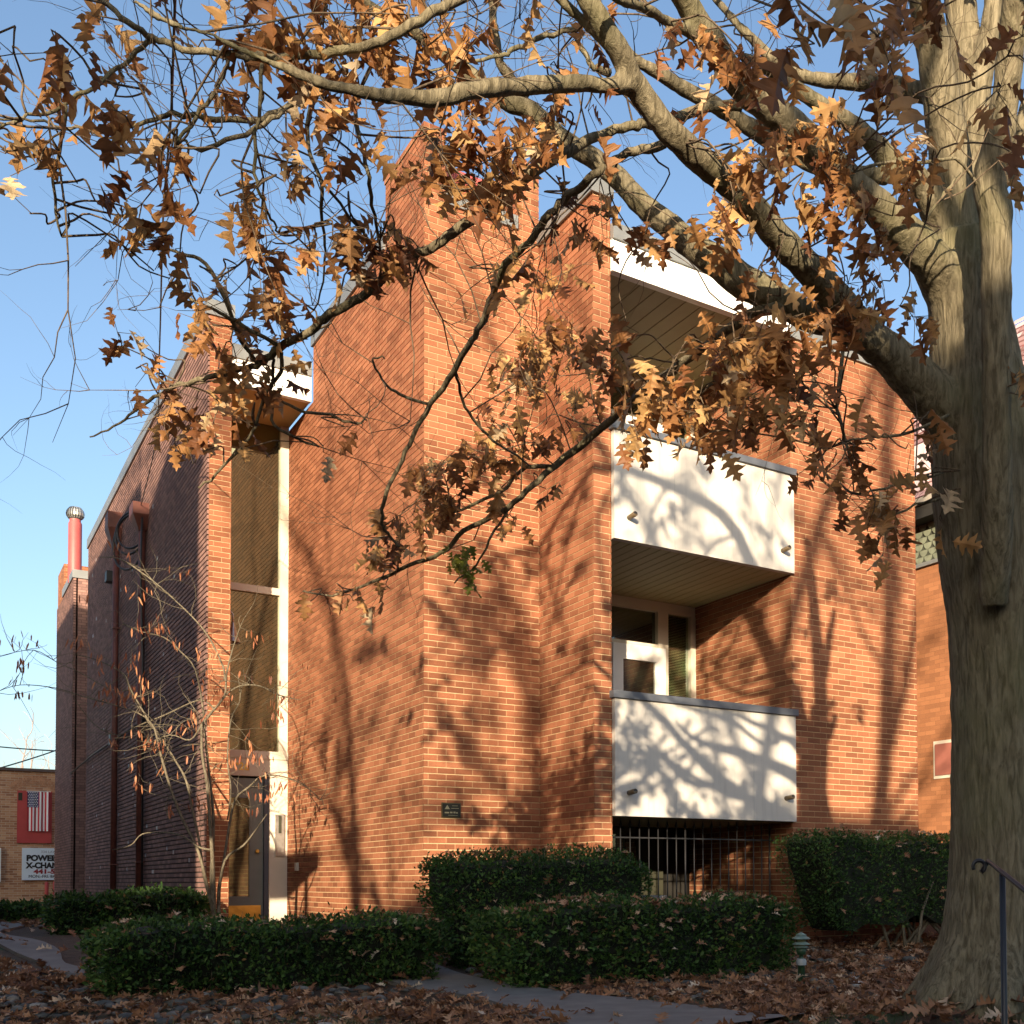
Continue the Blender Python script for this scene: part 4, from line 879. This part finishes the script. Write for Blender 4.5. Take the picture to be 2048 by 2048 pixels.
# ------------------------------------------------------------------ small multi-stem tree by the pier
ST = empty('multi_stem_tree', tuple(at(429,1840,13)[:2])+(.3,), label='small bare multi-stem tree with hanging brown seed pods beside the entry', cat='tree')
DS = 13.0
stems = [
 [(429,1845,9),(425,1721,8),(420,1643,7),(414,1566,6),(404,1507,5.5),(404,1449,5)],
 [(427,1840,9),(423,1760,8),(426,1682,7),(426,1624,6),(418,1546,5),(410,1469,4),(407,1420,3)],
 [(432,1842,8),(416,1779,7),(396,1701,6),(367,1643,6),(344,1585,5),(321,1507,5),(310,1460,4),(297,1441,4),(262,1380,3),(247,1348,3),(197,1321,2.5),(150,1309,1.5)],
 [(436,1842,7),(410,1760,6),(398,1680,5),(385,1620,5),(372,1560,5),(350,1520,4),(325,1480,4),(290,1434,3),(228,1410,3),(173,1395,2.5),(110,1376,2),(40,1370,1.5),(-10,1385,1)],
 [(438,1842,8),(438,1779,7),(448,1721,6),(460,1643,5),(472,1597,4.5),(499,1573,4),(526,1552,4),(569,1554,3),(612,1573,2),(640,1600,1.2)],
 [(436,1800,5),(450,1721,5),(488,1690,4),(515,1655,3),(534,1628,2)],
 [(404,1449,5),(422,1426,5),(449,1391,4),(453,1348,3.5),(465,1300,3),(480,1255,2)],
 [(449,1360,4),(446,1333,3.5),(418,1275,3.5),(383,1232,3),(325,1178,3),(286,1147,3),(240,1118,2.5),(197,1114,1.5)],
 [(408,1430,4),(391,1341,3),(360,1302,3),(328,1275,3),(282,1263,2.5),(247,1247,1.5)],
 [(430,1420,4),(400,1400,3),(330,1430,3),(280,1450,3),(235,1470,2),(190,1450,2),(150,1400,1.5)],
 [(404,1449,5),(380,1480,3),(340,1470,2),(290,1490,1.5)],
 [(430,1700,5),(400,1695,4),(365,1672,3),(330,1665,3),(285,1668,2.5),(262,1690,2),(225,1700,1.5)],
 [(449,1391,3),(480,1372,3),(520,1372,2.5),(556,1390,2),(600,1400,1.2)],
 [(455,1640,3),(462,1580,3),(455,1520,3),(462,1440,3),(480,1400,2),(476,1350,1.5)],
 [(262,1380,2.5),(220,1378,2),(160,1345,2),(118,1327,1.6),(67,1300,1.4),(0,1312,1)],
]
ss = MB(); spt = []
for i, s_ in enumerate(stems):
    off = (i % 5-2)*.12; P = [at(u, v, DS+off*min(1,(1845-v)/200)) for u, v, r in s_]
    P, Rr = smooth_path(P, [q[2]*DS/FPX*.5 for q in s_], 4); ss.tube(P, Rr, 7); spt += P[len(P)//3:]
ss.build('trunk', M['bark_pale'], ST)
tb_ = MB(); pod_anchor = []
for k in range(260):
    p_ = spt[int(rng.integers(0,len(spt)))]
    if p_.z < 1.8: continue
    d_ = Vector((rng.normal(0,1), rng.normal(0,.5), rng.normal(.2,.6))).normalized(); q = p_.copy(); P = [q.copy()]; L = rng.uniform(.25,.75)
    for i in range(5): d_ = (d_+Vector(rng.normal(0,.3,3))).normalized(); q = q+d_*L/5; P.append(q.copy())
    tb_.tube(P, [.0045*(1-.7*i/5) for i in range(6)], 4, cap=False); pod_anchor += P[2:]
tb_.build('twigs', M['bark_pale'], ST)
pods = []
for k in range(110):
    a_ = pod_anchor[int(rng.integers(0,len(pod_anchor)))]
    for q in range(int(rng.integers(2,8))):
        pods.append(a_ + Vector((rng.normal(0,.06), rng.normal(0,.05), rng.normal(0,.03))))
pc = np.array([tuple(p_) for p_ in pods]); n = len(pc)
V = np.zeros((n,6,3)); wd = rng.uniform(.008,.013,n); ln2 = rng.uniform(.08,.13,n); an = rng.uniform(0,3.14,n); tl = rng.normal(0,.25,(n,2))
dx = np.stack([np.cos(an),np.sin(an),np.zeros(n)],1); dn = np.stack([tl[:,0],tl[:,1],-np.ones(n)],1)
V[:,0] = pc; V[:,1] = pc+dn*ln2[:,None]*.3+dx*wd[:,None]; V[:,2] = pc+dn*ln2[:,None]*.75+dx*wd[:,None]*.8; V[:,3] = pc+dn*ln2[:,None]
V[:,4] = pc+dn*ln2[:,None]*.75-dx*wd[:,None]*.8; V[:,5] = pc+dn*ln2[:,None]*.3-dx*wd[:,None]
Q = (np.arange(6)[None]+np.arange(n)[:,None]*6); uv = np.repeat(rng.random(n),6); uv = np.stack([uv,uv*0],1)
tag(fast_mesh('seed_pods', V.reshape(-1,3), Q, uv, M['pod'], ST), kind='stuff')

# ------------------------------------------------------------------ hedges
def hedge(name, x0, x1, y0, y1, z0, z1, n, label, leaf=.034, taper=.0, cat='hedge', stems=0, seed=1, groundleaf=40, bulge=.08, lo=0.0):
    rg = np.random.default_rng(seed)
    cx, cy = (x0+x1)/2, (y0+y1)/2; H = empty(name, (cx, cy, z0), label=label, cat=cat)
    hx, hy, hz = (x1-x0)/2, (y1-y0)/2, (z1-z0)
    ph = rg.uniform(0,6.28,8)
    def shape(P):   # P in [-1,1]^2 x [0,1] cube -> world, with lumps
        X, Y, Z = P[:,0], P[:,1], P[:,2]
        t = 1-taper*(1-Z)**2.2
        # rounding
        r = np.maximum(np.abs(X), np.abs(Y)); 
        Zr = Z*(1-.10*np.clip(np.abs(X)**6+np.abs(Y)**4,0,1))
        lump = 1+bulge*(np.sin(X*hx*5+ph[0]+Z*4)*.6+np.sin(Y*hy*7+ph[1])*.5+np.sin(X*hx*11+ph[2])*.3+np.sin(Z*hz*9+ph[3]+X*3)*.4)
        wx = cx+X*hx*(t**.5)*(1+(lump-1)*.3); wy = cy+Y*hy*t*lump; wz = z0+Zr*hz*(1+(lump-1)*.5*Z)+.02*np.sin(X*hx*4+ph[4])+(1-Z)*taper*.18*(np.sin(X*hx*3.1+ph[5])+.7*np.sin(X*hx*7.3+ph[6])+.5*np.sin(X*hx*15+ph[7]))
        return np.stack([wx,wy,wz],1)
    # leaves in a thick shell
    P = rg.uniform(-1,1,(n,3)); P[:,2] = rg.uniform(lo,1,n)
    face = rg.choice(4, n, p=[.42,.34,.12,.12]); dpt = np.abs(rg.normal(0,.10,n))
    P[:,1] = np.where(face==0, -1+dpt*1.2, P[:,1]); P[:,2] = np.where(face==1, 1-dpt*.8, P[:,2])
    P[:,0] = np.where(face==2, -1+dpt, P[:,0]); P[:,0] = np.where(face==3, 1-dpt, P[:,0])
    # clumpiness: drop leaves by low frequency noise
    W = shape(P); keep = (np.sin(W[:,0]*17+ph[5])*np.sin(W[:,2]*19+ph[6])+np.sin(W[:,0]*31+ph[7])*.5+np.sin(W[:,2]*37+W[:,1]*23)*.4+rg.uniform(-.9,1.4,n)) > -.25
    W = W[keep]; fc = face[keep]; m_ = len(W); W = W + rg.normal(0,.024,(m_,3))
    nrm = np.where((fc==0)[:,None], np.array([[0,-1,.3]]), np.where((fc==1)[:,None], np.array([[0,-.2,1]]), np.where((fc==2)[:,None], np.array([[-1,0,.3]]), np.array([[1,0,.3]]))))
    ax = nrm + rg.normal(0,.75,(m_,3)); ax /= np.linalg.norm(ax,axis=1,keepdims=True)
    sd = np.cross(ax, rg.normal(0,1,(m_,3))); sd /= np.linalg.norm(sd,axis=1,keepdims=True)
    L = leaf*rg.uniform(.45,1.7,m_)[:,None]; Wd = L*.26
    V = np.stack([W, W+ax*L*.5+sd*Wd, W+ax*L, W+ax*L*.5-sd*Wd],1)
    Q = np.arange(4)[None]+np.arange(m_)[:,None]*4
    u = np.clip(rg.normal(.42,.24,m_)+.12*np.sin(W[:,0]*6+ph[1]),0,1); u = np.repeat(u,4)
    fast_mesh('foliage', V.reshape(-1,3), Q, np.stack([u,u*0],1), M['yew'], H)
    sh = MB()
    for k in range(26):
        q = shape(np.array([[rg.uniform(-.95,.95), rg.uniform(-1,.2), .97]]))[0] if k % 2 else shape(np.array([[rg.uniform(-.95,.95), -1.0, rg.uniform(.1,.9)]]))[0]
        d_ = Vector((rg.normal(0,.4), -.4 if k % 2 == 0 else rg.normal(0,.3), rg.uniform(.3,1))).normalized(); q = Vector(q)
        sh.tube([q-d_*.08, q+d_*.03, q+d_*.09+Vector((rg.normal(0,.012),0,.01))], [.003,.0022,.001], 4)
    tag(sh.build('shoots', M['bark_pale'], H), kind='stuff')
    # opaque core, the shade inside the hedge put into its dark colour
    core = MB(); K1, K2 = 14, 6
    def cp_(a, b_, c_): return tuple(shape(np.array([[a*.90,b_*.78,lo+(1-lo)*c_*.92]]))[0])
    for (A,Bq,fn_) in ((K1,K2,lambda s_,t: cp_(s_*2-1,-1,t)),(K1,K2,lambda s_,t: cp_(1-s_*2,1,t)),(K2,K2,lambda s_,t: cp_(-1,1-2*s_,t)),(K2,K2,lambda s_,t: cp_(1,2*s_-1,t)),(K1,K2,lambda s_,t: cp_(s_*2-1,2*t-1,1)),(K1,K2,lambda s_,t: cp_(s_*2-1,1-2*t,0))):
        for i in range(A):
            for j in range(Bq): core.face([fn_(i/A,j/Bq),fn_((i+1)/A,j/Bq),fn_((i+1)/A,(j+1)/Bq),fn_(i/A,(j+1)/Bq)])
    core.build('inner_core', M['yewcore'], H)
    if stems:
        st = MB()
        for k in range(stems):
            bx = cx+rg.uniform(-.5,.5)*hx; by = cy-.1+rg.normal(0,.1)
            tx_ = cx+rg.uniform(-.9,.9)*hx; ty_ = cy+rg.uniform(-.8,.3)*hy
            st.tube([(bx,by,gz(bx,by)-.03),(bx*.7+tx_*.3,by*.7+ty_*.3,z0+hz*.22),(tx_,ty_,z0+hz*.6)],[.022,.016,.009],7)
        st.build('stems', M['bark_pale'], H)
    if groundleaf:
        k = groundleaf; kf = k//4+12; Pt = np.concatenate([np.stack([rg.uniform(-.95,.95,k), rg.uniform(-.98,.9,k), np.ones(k)],1), np.stack([rg.uniform(-.95,.95,kf), np.full(kf,-1.03), rg.uniform(.1,1,kf)**.7],1)]); k = k+kf; Wt = shape(Pt)+np.array([0,0,.022])
        tagl = make_leaves('fallen_leaves', Wt, np.stack([rg.normal(0,1,k),rg.normal(0,1,k),rg.normal(0,.25,k)],1), np.stack([rg.normal(0,.4,k),rg.normal(0,.4,k),np.ones(k)],1), rg.uniform(.06,.12,k), np.clip(rg.normal(.6,.25,k),0,1), M['fallen'], H, rng=rg)
        tag(tagl, kind='stuff')
    return H
A1 = atY(168,1880,8.9); A2 = atY(866,1860,8.9)
ztop = .5
hedge('box_hedge', A1.x+.02, A2.x-.02, 8.45, 9.35, .02, atY(520,1838,9.2).z, 26000, 'low clipped hedge at the front left, standing in river stones and fallen leaves', seed=2, groundleaf=70, taper=.2, leaf=.032)
Bm1 = atY(862,1720,9.1); Bm2 = atY(1296,1720,9.1)
hedge('yew_hedge', Bm1.x+.05, Bm2.x-.03, 8.95, 9.65, .12, atY(1050,1706,9.2).z, 26000, 'taller rounded yew hedge below the plaque in front of the brick tower', seed=3, groundleaf=40, taper=.45, stems=5, leaf=.03)
Cm1 = atY(1010,1840,8.0); Cm2 = atY(1566,1840,8.0)
hedge('box_hedge', Cm1.x-.1, Cm2.x-.03, 7.75, 8.6, .02, atY(1400,1798,8.5).z, 26000, 'low flat-topped hedge strewn with dry leaves in front of the iron fence', seed=4, groundleaf=230, taper=.15, leaf=.034)
Dm1 = atY(1592,1750,9.0); Dm2 = atY(1960,1750,9.0)
hedge('yew_hedge', Dm1.x+.06, Dm2.x+.5, 8.6, 9.45, .28, atY(1700,1668,9.3).z, 30000, 'tall yew hedge with bare forked stems under the right brick wall, beside the oak trunk', seed=5, groundleaf=160, taper=.34, stems=16, leaf=.03, lo=.1)
Em1 = atY(86,1800,14.5); Em2 = atY(408,1800,14.5)
hedge('box_hedge', Em1.x+.05, Em2.x, 14.0, 14.95, .25, atY(250,1786,14.6).z, 15000, 'long dark hedge below the downspouts of the shaded side wall', seed=6, groundleaf=10, taper=.1, leaf=.04)
hedge('box_hedge', -.5, atY(84,1810,19.5).x, 19.0, 20.0, .25, atY(30,1805,19.5).z, 9000, 'dark green hedge at the far left edge below the shop', seed=7, groundleaf=0, taper=.1, leaf=.05)

# ------------------------------------------------------------------ path light
Lp = Vector((atG(1603,1968).x, atG(1603,1968).y, 0)); z0 = gz(Lp.x, Lp.y)
PLt = empty('path_light', (Lp.x, Lp.y, z0), label='small verdigris pagoda garden lamp on a green post among the fallen leaves', cat='garden lamp')
sc_ = (Lp-Vector((0,0,.9))).length/FPX   # metres per photo pixel here
def zz(v): return atY(1603, v, Lp.y).z
e = MB(); rp = 7.2*sc_
e.lathe((Lp.x,Lp.y,0), [(rp,z0-.1),(rp,zz(1930)),(rp*1.3,zz(1929)),(rp*1.35,zz(1922)),(rp*1.05,zz(1918)),(rp*.6,zz(1917)),(rp*.6,zz(1910)),(rp*1.15,zz(1909)),(rp*1.5,zz(1896)),(0,zz(1896))], 18)
e.build('post', M['postgreen'], PLt)
e = MB(); e.lathe((Lp.x,Lp.y,0), [(rp*1.36,zz(1930)),(rp*1.42,zz(1922)),(rp*1.1,zz(1917))], 18); e.build('collar', plain('pale_zinc', (.3,.33,.34), .5), PLt)
e = MB(); e.lathe((Lp.x,Lp.y,0), [(rp*1.35,zz(1896)),(rp*1.4,zz(1872)),(0,zz(1870))], 18); e.build('lamp_glass', M['lampglass'], PLt)
for (r1, r2, va, vb) in ((2.0,1.2,1895,1891),(2.45,1.1,1889,1883),(2.5,1.2,1878,1871),(1.5,.05,1871,1864)):
    e = MB(); e.lathe((Lp.x,Lp.y,0), [(rp*r2*.9,zz(va)+.001),(rp*r1,zz(va)),(rp*r1,zz(va)+.006),(rp*r2,zz(vb)),(0.001,zz(vb)+.002)], 20); e.build('shade', M['lampgreen'], PLt)

# ------------------------------------------------------------------ handrail
HR = empty('handrail', tuple(at(1998,2100,3.0)), label='black iron handrail with a scrolled end at the lower right corner', cat='handrail')
e = MB(); c0 = at(1958,1733,3.0); rs = .0155*1.05
A = at(1976,1722,3.0); Bq = at(2048,1779,2.75); Cq = at(2200,1900,2.4)
ex = (at(2000,1733,3.0)-c0).normalized(); ez = Vector((0,0,1))
pts = [c0+ex*(.022*(.35+.65*k/14))*math.cos(-1.2+k*.42)*1.0+ez*(.022*(.35+.65*k/14))*math.sin(-1.2+k*.42) for k in range(15)]
sc_pts = [c0 + (ex*math.cos(t)+ez*math.sin(t))*(.0165) for t in [(-2.6-math.pi*1.55*(k/16)) for k in range(17)]]
e.tube(sc_pts, .0055, 8); e.tube([sc_pts[-1], A, A.lerp(Bq,.4), Bq, Cq], .0065, 8); e.build('rail', M['handrail'], HR)
pt_top = at(2005,1748,2.93); e = MB(); e.tube([pt_top, Vector((pt_top.x, pt_top.y, -.3))], .0085, 6); e.build('post', M['handrail'], HR)

# ------------------------------------------------------------------ fallen leaves and stones on the ground
rg = np.random.default_rng(21)
def blocked(x, y): return False
def scatter(n, dens, keep):
    out = []
    while len(out) < n:
        d = 4.0*(rg.random()**.75)*3.4+4.6; u = rg.uniform(-60, 2110)
        r_ = ray(u, 1990); r2 = np.array([r_[0], r_[1]]); r2 = r2/np.linalg.norm(r2); x, y = r2*d
        if keep(x, y, u): out.append((x, y))
    return out
def kp(x, y, u):
    if on_path(x, y) and rg.random() > .045: return False
    if x > XL and y > YP: return False
    if x > XA and y > YA-.05: return False
    if x > XP-.3 and y > YQ-.02: return False
    stones = x < 3.3 and y > 5 and (.4+.5*math.sin(x*3.1+y*2.2)) > .35
    return rg.random() < (.62 if stones else 1.0)
pts = scatter(12500, 1, kp)
n = len(pts); hh = rg.random(n)**2*.05
pos = np.array([(x, y, gz(x,y)+.012+h+(.02 if on_path(x,y) else 0)) for (x,y), h in zip(pts, hh)])
make_leaves_o = make_leaves('fallen_leaves', pos, np.stack([rg.normal(0,1,n),rg.normal(0,1,n),rg.normal(0,.3,n)],1), np.stack([rg.normal(0,.42,n),rg.normal(0,.42,n),np.ones(n)],1), rg.uniform(.07,.15,n), np.clip(rg.normal(.45,.26,n),0,1), M['fallen'], rng=rg)
tag(make_leaves_o, 'brown fallen oak leaves covering the garden ground', 'leaf litter', kind='stuff')
# stones
ico = []
import bmesh
bm = bmesh.new(); bmesh.ops.create_icosphere(bm, subdivisions=2, radius=1); iv = np.array([v.co[:] for v in bm.verts]); itf = np.array([[v.index for v in f.verts] for f in bm.faces]); bm.free()
sp = []
while len(sp) < 1250:
    d = rg.uniform(5.2, 17); u = rg.uniform(-60, 900); r_ = ray(u, 1990); r2 = np.array([r_[0], r_[1]]); r2 /= np.linalg.norm(r2); x, y = r2*d
    if on_path(x, y) or (x > XL and y > YP-.1) or (x > XA-.02 and y > YA-.05): continue
    if u > 760 and y < 8.0: continue
    if rg.random() > (1.0 if (y > 8.0 or d > 5.8) else .35): continue
    sp.append((x, y))
while len(sp) < 1750:
    x, y = rg.uniform(1.7, 4.2), rg.uniform(9.6, 15.0)
    if on_path(x, y) or (x > XL-.1 and y > YP-.1) or (x > XA-.02 and y > YA-.05) or rg.random() < .2: continue
    sp.append((x, y))
while len(sp) < 2150:
    x, y = rg.uniform(3.6, 8.5), rg.uniform(6.6, 9.7)
    if on_path(x, y): continue
    sp.append((x, y))
n = len(sp); sz = rg.uniform(.02,.05,n)*np.where(rg.random(n)<.12,1.4,1)
an = rg.uniform(0,6.28,n); ca, sa = np.cos(an), np.sin(an)
sx, sy, sz2 = sz*rg.uniform(.9,1.5,n), sz*rg.uniform(.7,1,n), sz*rg.uniform(.45,.7,n)
lum = 1+.10*np.sin(iv[None,:,0]*3+an[:,None])*np.cos(iv[None,:,1]*3+an[:,None]*2)
vx = iv[None,:,0]*sx[:,None]*lum; vy = iv[None,:,1]*sy[:,None]*lum; vz = iv[None,:,2]*sz2[:,None]
P = np.stack([vx*ca[:,None]-vy*sa[:,None]+np.array([q[0] for q in sp])[:,None], vx*sa[:,None]+vy*ca[:,None]+np.array([q[1] for q in sp])[:,None], vz+np.array([gz(*q) for q in sp])[:,None]+(sz2*.55)[:,None]],2)
Q = (itf[None]+(np.arange(n)*len(iv))[:,None,None]).reshape(-1,3); u = np.repeat(rg.random(n), itf.size)
tag(fast_mesh('river_stones', P.reshape(-1,3), Q, np.stack([u,u*0],1), M['stone'], smooth=True), 'rounded grey river stones bordering the path and hedges', 'stones', kind='stuff')
# grass tufts
def grass(n, x0, x1, y0, y1, seed, h=.06):
    r3 = np.random.default_rng(seed); xy = np.stack([r3.uniform(x0,x1,n), r3.uniform(y0,y1,n)],1)
    b0 = np.array([(x,y,gz(x,y)-.005) for x,y in xy]); a = r3.uniform(0,6.28,n); w_ = .0022; hh = r3.uniform(.5,1.3,n)*h
    dxy = np.stack([np.cos(a),np.sin(a),np.zeros(n)],1)*w_; tip = b0+np.stack([r3.normal(0,.35,n)*hh, r3.normal(0,.35,n)*hh, hh],1)
    V = np.stack([b0-dxy,b0+dxy,tip],1); Q = np.arange(3)[None]+np.arange(n)[:,None]*3; u = np.repeat(r3.random(n),3)
    return V.reshape(-1,3), Q, np.stack([u,u*0],1)
V1, Q1, U1 = grass(2600, 3.3, 5.6, 2.7, 4.6, 5, .04); V2, Q2, U2 = grass(700, 1.0, 2.4, 5.6, 7.2, 6, .1)
V = np.concatenate([V1,V2]); Q = np.concatenate([Q1,Q2+len(V1)]); U = np.concatenate([U1,U2])
tag(fast_mesh('grass', V, Q, U, ramp_mat('grass_blade', [(0,(.03,.07,.015)),(.7,(.07,.12,.03)),(1,(.25,.2,.1))], .6)), 'thin green grass growing through the fallen leaves', 'grass', kind='stuff')

# ------------------------------------------------------------------ wires
def wire(P, r, label, name='overhead_wire', sag=.3, n=24):
    a, b_ = P; pts = [a.lerp(b_, k/n)+Vector((0,0,-sag*4*(k/n)*(1-k/n))) for k in range(n+1)]
    e = MB(); e.tube(pts, r, 5, cap=False); return tag(e.build(name, M['black']), label, 'cable')
top = at(349, -260, 7.0); hd = Vector((XL-.12, 19.55, 7.05))
e = MB(); P, Rr = smooth_path([at(352,-60,5.0), at(346,120,5.6), at(341,245,6.2), at(328,402,7.3), at(324,507,8.4), at(319,700,10.6), at(312,880,14.5), hd], [.007]*8, 4)
e.tube([at(380,-900,3.4)]+P, .007, 5, cap=False)
tag(e.build('service_cable', M['black']), 'thin black service cable hanging from the upper left down to the downspout head', 'cable')
wire((at(-60,1487,37), at(118,1502,35)), .022, 'upper one of two dark wires crossing the sky above the far shop', sag=.03)
wire((at(-60,1552,30), at(114,1500,35)), .022, 'lower slanting wire of the two above the far shop', sag=.03)

# ------------------------------------------------------------------ trees
def proc_tree(name, base, h, r0, seed, label, leafn=0, lean=(0,0), spread=.75, levels=4, mat=None, first=.32, group=None, leafsz=.13):
    r4 = np.random.default_rng(seed); T = empty(name, tuple(base), label=label, cat='tree', group=group); tm = MB(); tips = []
    def grow(p, d, L, r, lv):
        P = [p.copy()]; q = p.copy(); dd = d.normalized(); ns = 5
        for i in range(ns):
            dd = (dd + Vector(r4.normal(0,.10+.03*lv,3)) + Vector((0,0,.05))).normalized(); q = q+dd*L/ns; P.append(q.copy())
        tm.tube(P, [r*(1-.38*i/ns) for i in range(ns+1)], max(4,10-2*lv), cap=False)
        if lv >= levels: tips.extend(P[2:]); return
        nb = 3 if lv < 2 else 3
        for k in range(nb):
            j = ns if k == 0 else int(r4.integers(2, ns+1)); a = r4.uniform(0,6.28)
            side = Vector((math.cos(a), math.sin(a), r4.uniform(-.1,.5)))
            nd = (dd*(1.0 if k == 0 else .6) + side*spread*(.45 if k == 0 else 1)).normalized()
            grow(P[j], nd, L*r4.uniform(.58,.78), r*(.62 if k == 0 else .48), lv+1)
    grow(Vector(base)-Vector((0,0,.1)), Vector((lean[0],lean[1],1)), h*first, r0, 0)
    tm.build('trunk', mat or M['bark'], T)
    if leafn:
        k = leafn; tp = np.array([tuple(t) for t in tips]); c = tp[r4.integers(0,len(tp),k//5)]
        pos = np.repeat(c,5,axis=0)+r4.normal(0,.09,(len(c)*5,3)); m_ = len(pos)
        make_leaves('crown', pos, np.stack([r4.normal(0,.5,m_),r4.normal(0,.5,m_),-np.ones(m_)],1), r4.normal(0,1,(m_,3)), leafsz*r4.uniform(.7,1.2,m_), r4.random(m_), M['oakleaf'], T, rng=r4)
    return T
# street trees on the pavement behind the viewpoint: their shadows dapple the facade
S3 = 1.92
def spos(s_, y): return (s_+.73*y, y)
x, y = spos(.38, -3.2); proc_tree('street_tree', (x, y, .1), 13, .13, 37, 'slim street tree on the pavement in line with the balconies', 300, spread=.5, group='street trees behind the viewpoint', first=.72, levels=3)
x, y = spos(-2.4, -4.0); proc_tree('street_tree', (x, y, .1), 13, .20, 35, 'leafy street tree on the pavement in line with the stair tower', 1600, lean=(-.06,0), spread=.8, group='street trees behind the viewpoint', first=.26)
x, y = spos(S3, -2.8); proc_tree('street_tree', (x, y, .1), 13, .15, 44, 'straight tall street tree on the pavement in line with the oak trunk', 150, spread=.4, group='street trees behind the viewpoint', first=.75, levels=3)
x, y = spos(2.75, -4.1); proc_tree('street_tree', (x, y, .1), 13, .15, 52, 'spreading street tree on the pavement, nearest to the neighbour house', 800, spread=.75, group='street trees behind the viewpoint', first=.34)
x, y = spos(-4.6, -3.4); proc_tree('street_tree', (x, y, .1), 15, .12, 58, 'thin street tree on the pavement in line with the entry', 260, spread=.5, group='street trees behind the viewpoint', first=.5)
# far bare trees beyond the shop
for i, (u, hgt) in enumerate(((10,5.2),(48,6.8),(85,7.6),(112,7.2))):
    P = atY(u, 1780, 52+i*2); proc_tree('bare_tree', (P.x, P.y, 0), hgt*1.35, .10, 60+i, ['leafless tree behind the shop roof at the far left edge','leafless tree behind the shop, second from the left','leafless tree behind the shop above the flag','leafless tree behind the shop beside the brick corner'][i], 0, levels=4, mat=plain('haze_twig', (.30,.24,.22), .9), group='bare trees behind the shop', spread=.8)

# ------------------------------------------------------------------ houses out of view that shade the garden
def row_house(x0, x1, y0, y1, h, label, gable=False, mat='brick', face=1):
    H = empty('row_house', ((x0+x1)/2, y1, 0), label=label, cat='house', group='houses across the street')
    e = MB(); prism(e, rect(x0, x1, y0, y1), -.1, h, groove=False); e.build('wall', M[mat], H)
    if gable:
        e = MB(); ym = (y0+y1)/2; hh = gable
        e.face([(x0-.2,y0-.15,h-.06),(x1+.2,y0-.15,h-.06),(x1+.2,ym,h+hh),(x0-.2,ym,h+hh)]); e.face([(x1+.2,y1+.15,h-.06),(x0-.2,y1+.15,h-.06),(x0-.2,ym,h+hh),(x1+.2,ym,h+hh)])
        for x_ in (x0, x1): e.face([(x_,y0,h),(x_,y1,h),(x_,ym,h+hh-.05)])
        e.build('roof', M['coping'], H)
    else:
        e = MB(); e.box(x0-.15, x1+.15, y1-.4, y1+.2, h, h+.25); e.build('cornice', M['cream'], H)
    k = max(2, int((x1-x0)/1.7))
    for f_ in range(int(h/2.8)):
        for i in range(k):
            xw = x0+(i+.5)*(x1-x0)/k; e = MB()
            if f_ == 0 and i == 0:
                e.box(xw-.45, xw+.45, y1-.02, y1+.04, 0, 2.2); e.build('door', M['red'], H); continue
            e.box(xw-.42, xw+.42, y1-.02, y1+.05, .9+f_*2.8, 2.5+f_*2.8); wq = e.build('window', M['white'], H)
            e = MB(); e.box(xw-.36, xw+.36, y1+.05, y1+.055, .96+f_*2.8, 2.44+f_*2.8); e.build('pane', M['glass_dark'], wq)
row_house(-30, -22.2, -24, -16, 9.6, 'brick row house across the street, leftmost of the terrace')
row_house(-22, -18.6, -24, -16, 9.0, 'narrow tan brick row house across the street', mat='brick_tan')
row_house(-18.5, -15.9, -24, -16, 8.05, 'low tan brick row house across the street beside the narrow one', mat='brick_tan')
row_house(-15.8, -10.8, -24, -16, 8.1, 'orange brick row house across the street, the tallest of the terrace')
row_house(-10.7, 0, -24, -16, 8.6, 'wide brick row house across the street opposite the oak')
row_house(.2, 12, -24, -16, 8.4, 'brick row house across the street, rightmost of the terrace', mat='brick_tan')
# gabled neighbour on the left, outside the frame
row_house(-12.5, -5.9, 3.35, 7.65, 9.90, 'gabled brick house beside the left garden path', gable=1.0, mat='brick')
row_house(-12.0, -6.0, 7.9, 24, 11.2, 'flat roofed brick house behind the gabled one')
# unseen board on posts, added and shaped for its shadow by the entry door
NBd = empty('shadow_board', (-1.6, 7.5, .0), label='unseen board on two posts, added to cast the shadow beside the entry door', cat='shadow board')
e = MB(); q = [(-2.5,3.06),(-.9,3.10),(-.88,3.32),(-2.5,3.95)]
for y_, o_ in ((7.47,1),(7.53,-1)): e.face([(x,y_,z) for x,z in (q if o_ > 0 else q[::-1])])
for i in range(4):
    a_, b_ = q[i], q[(i+1)%4]; e.face([(a_[0],7.53,a_[1]),(b_[0],7.53,b_[1]),(b_[0],7.47,b_[1]),(a_[0],7.47,a_[1])])
e.build('board', plain('weathered_wood', (.2,.14,.09), .8, noise=.2), NBd)
for x_ in (-2.4, -1.27): e = MB(); e.tube([(x_,7.5,-.1),(x_,7.5,3.1)], .055, 8); e.build('post', plain('post_wood', (.15,.1,.07), .8), NBd)
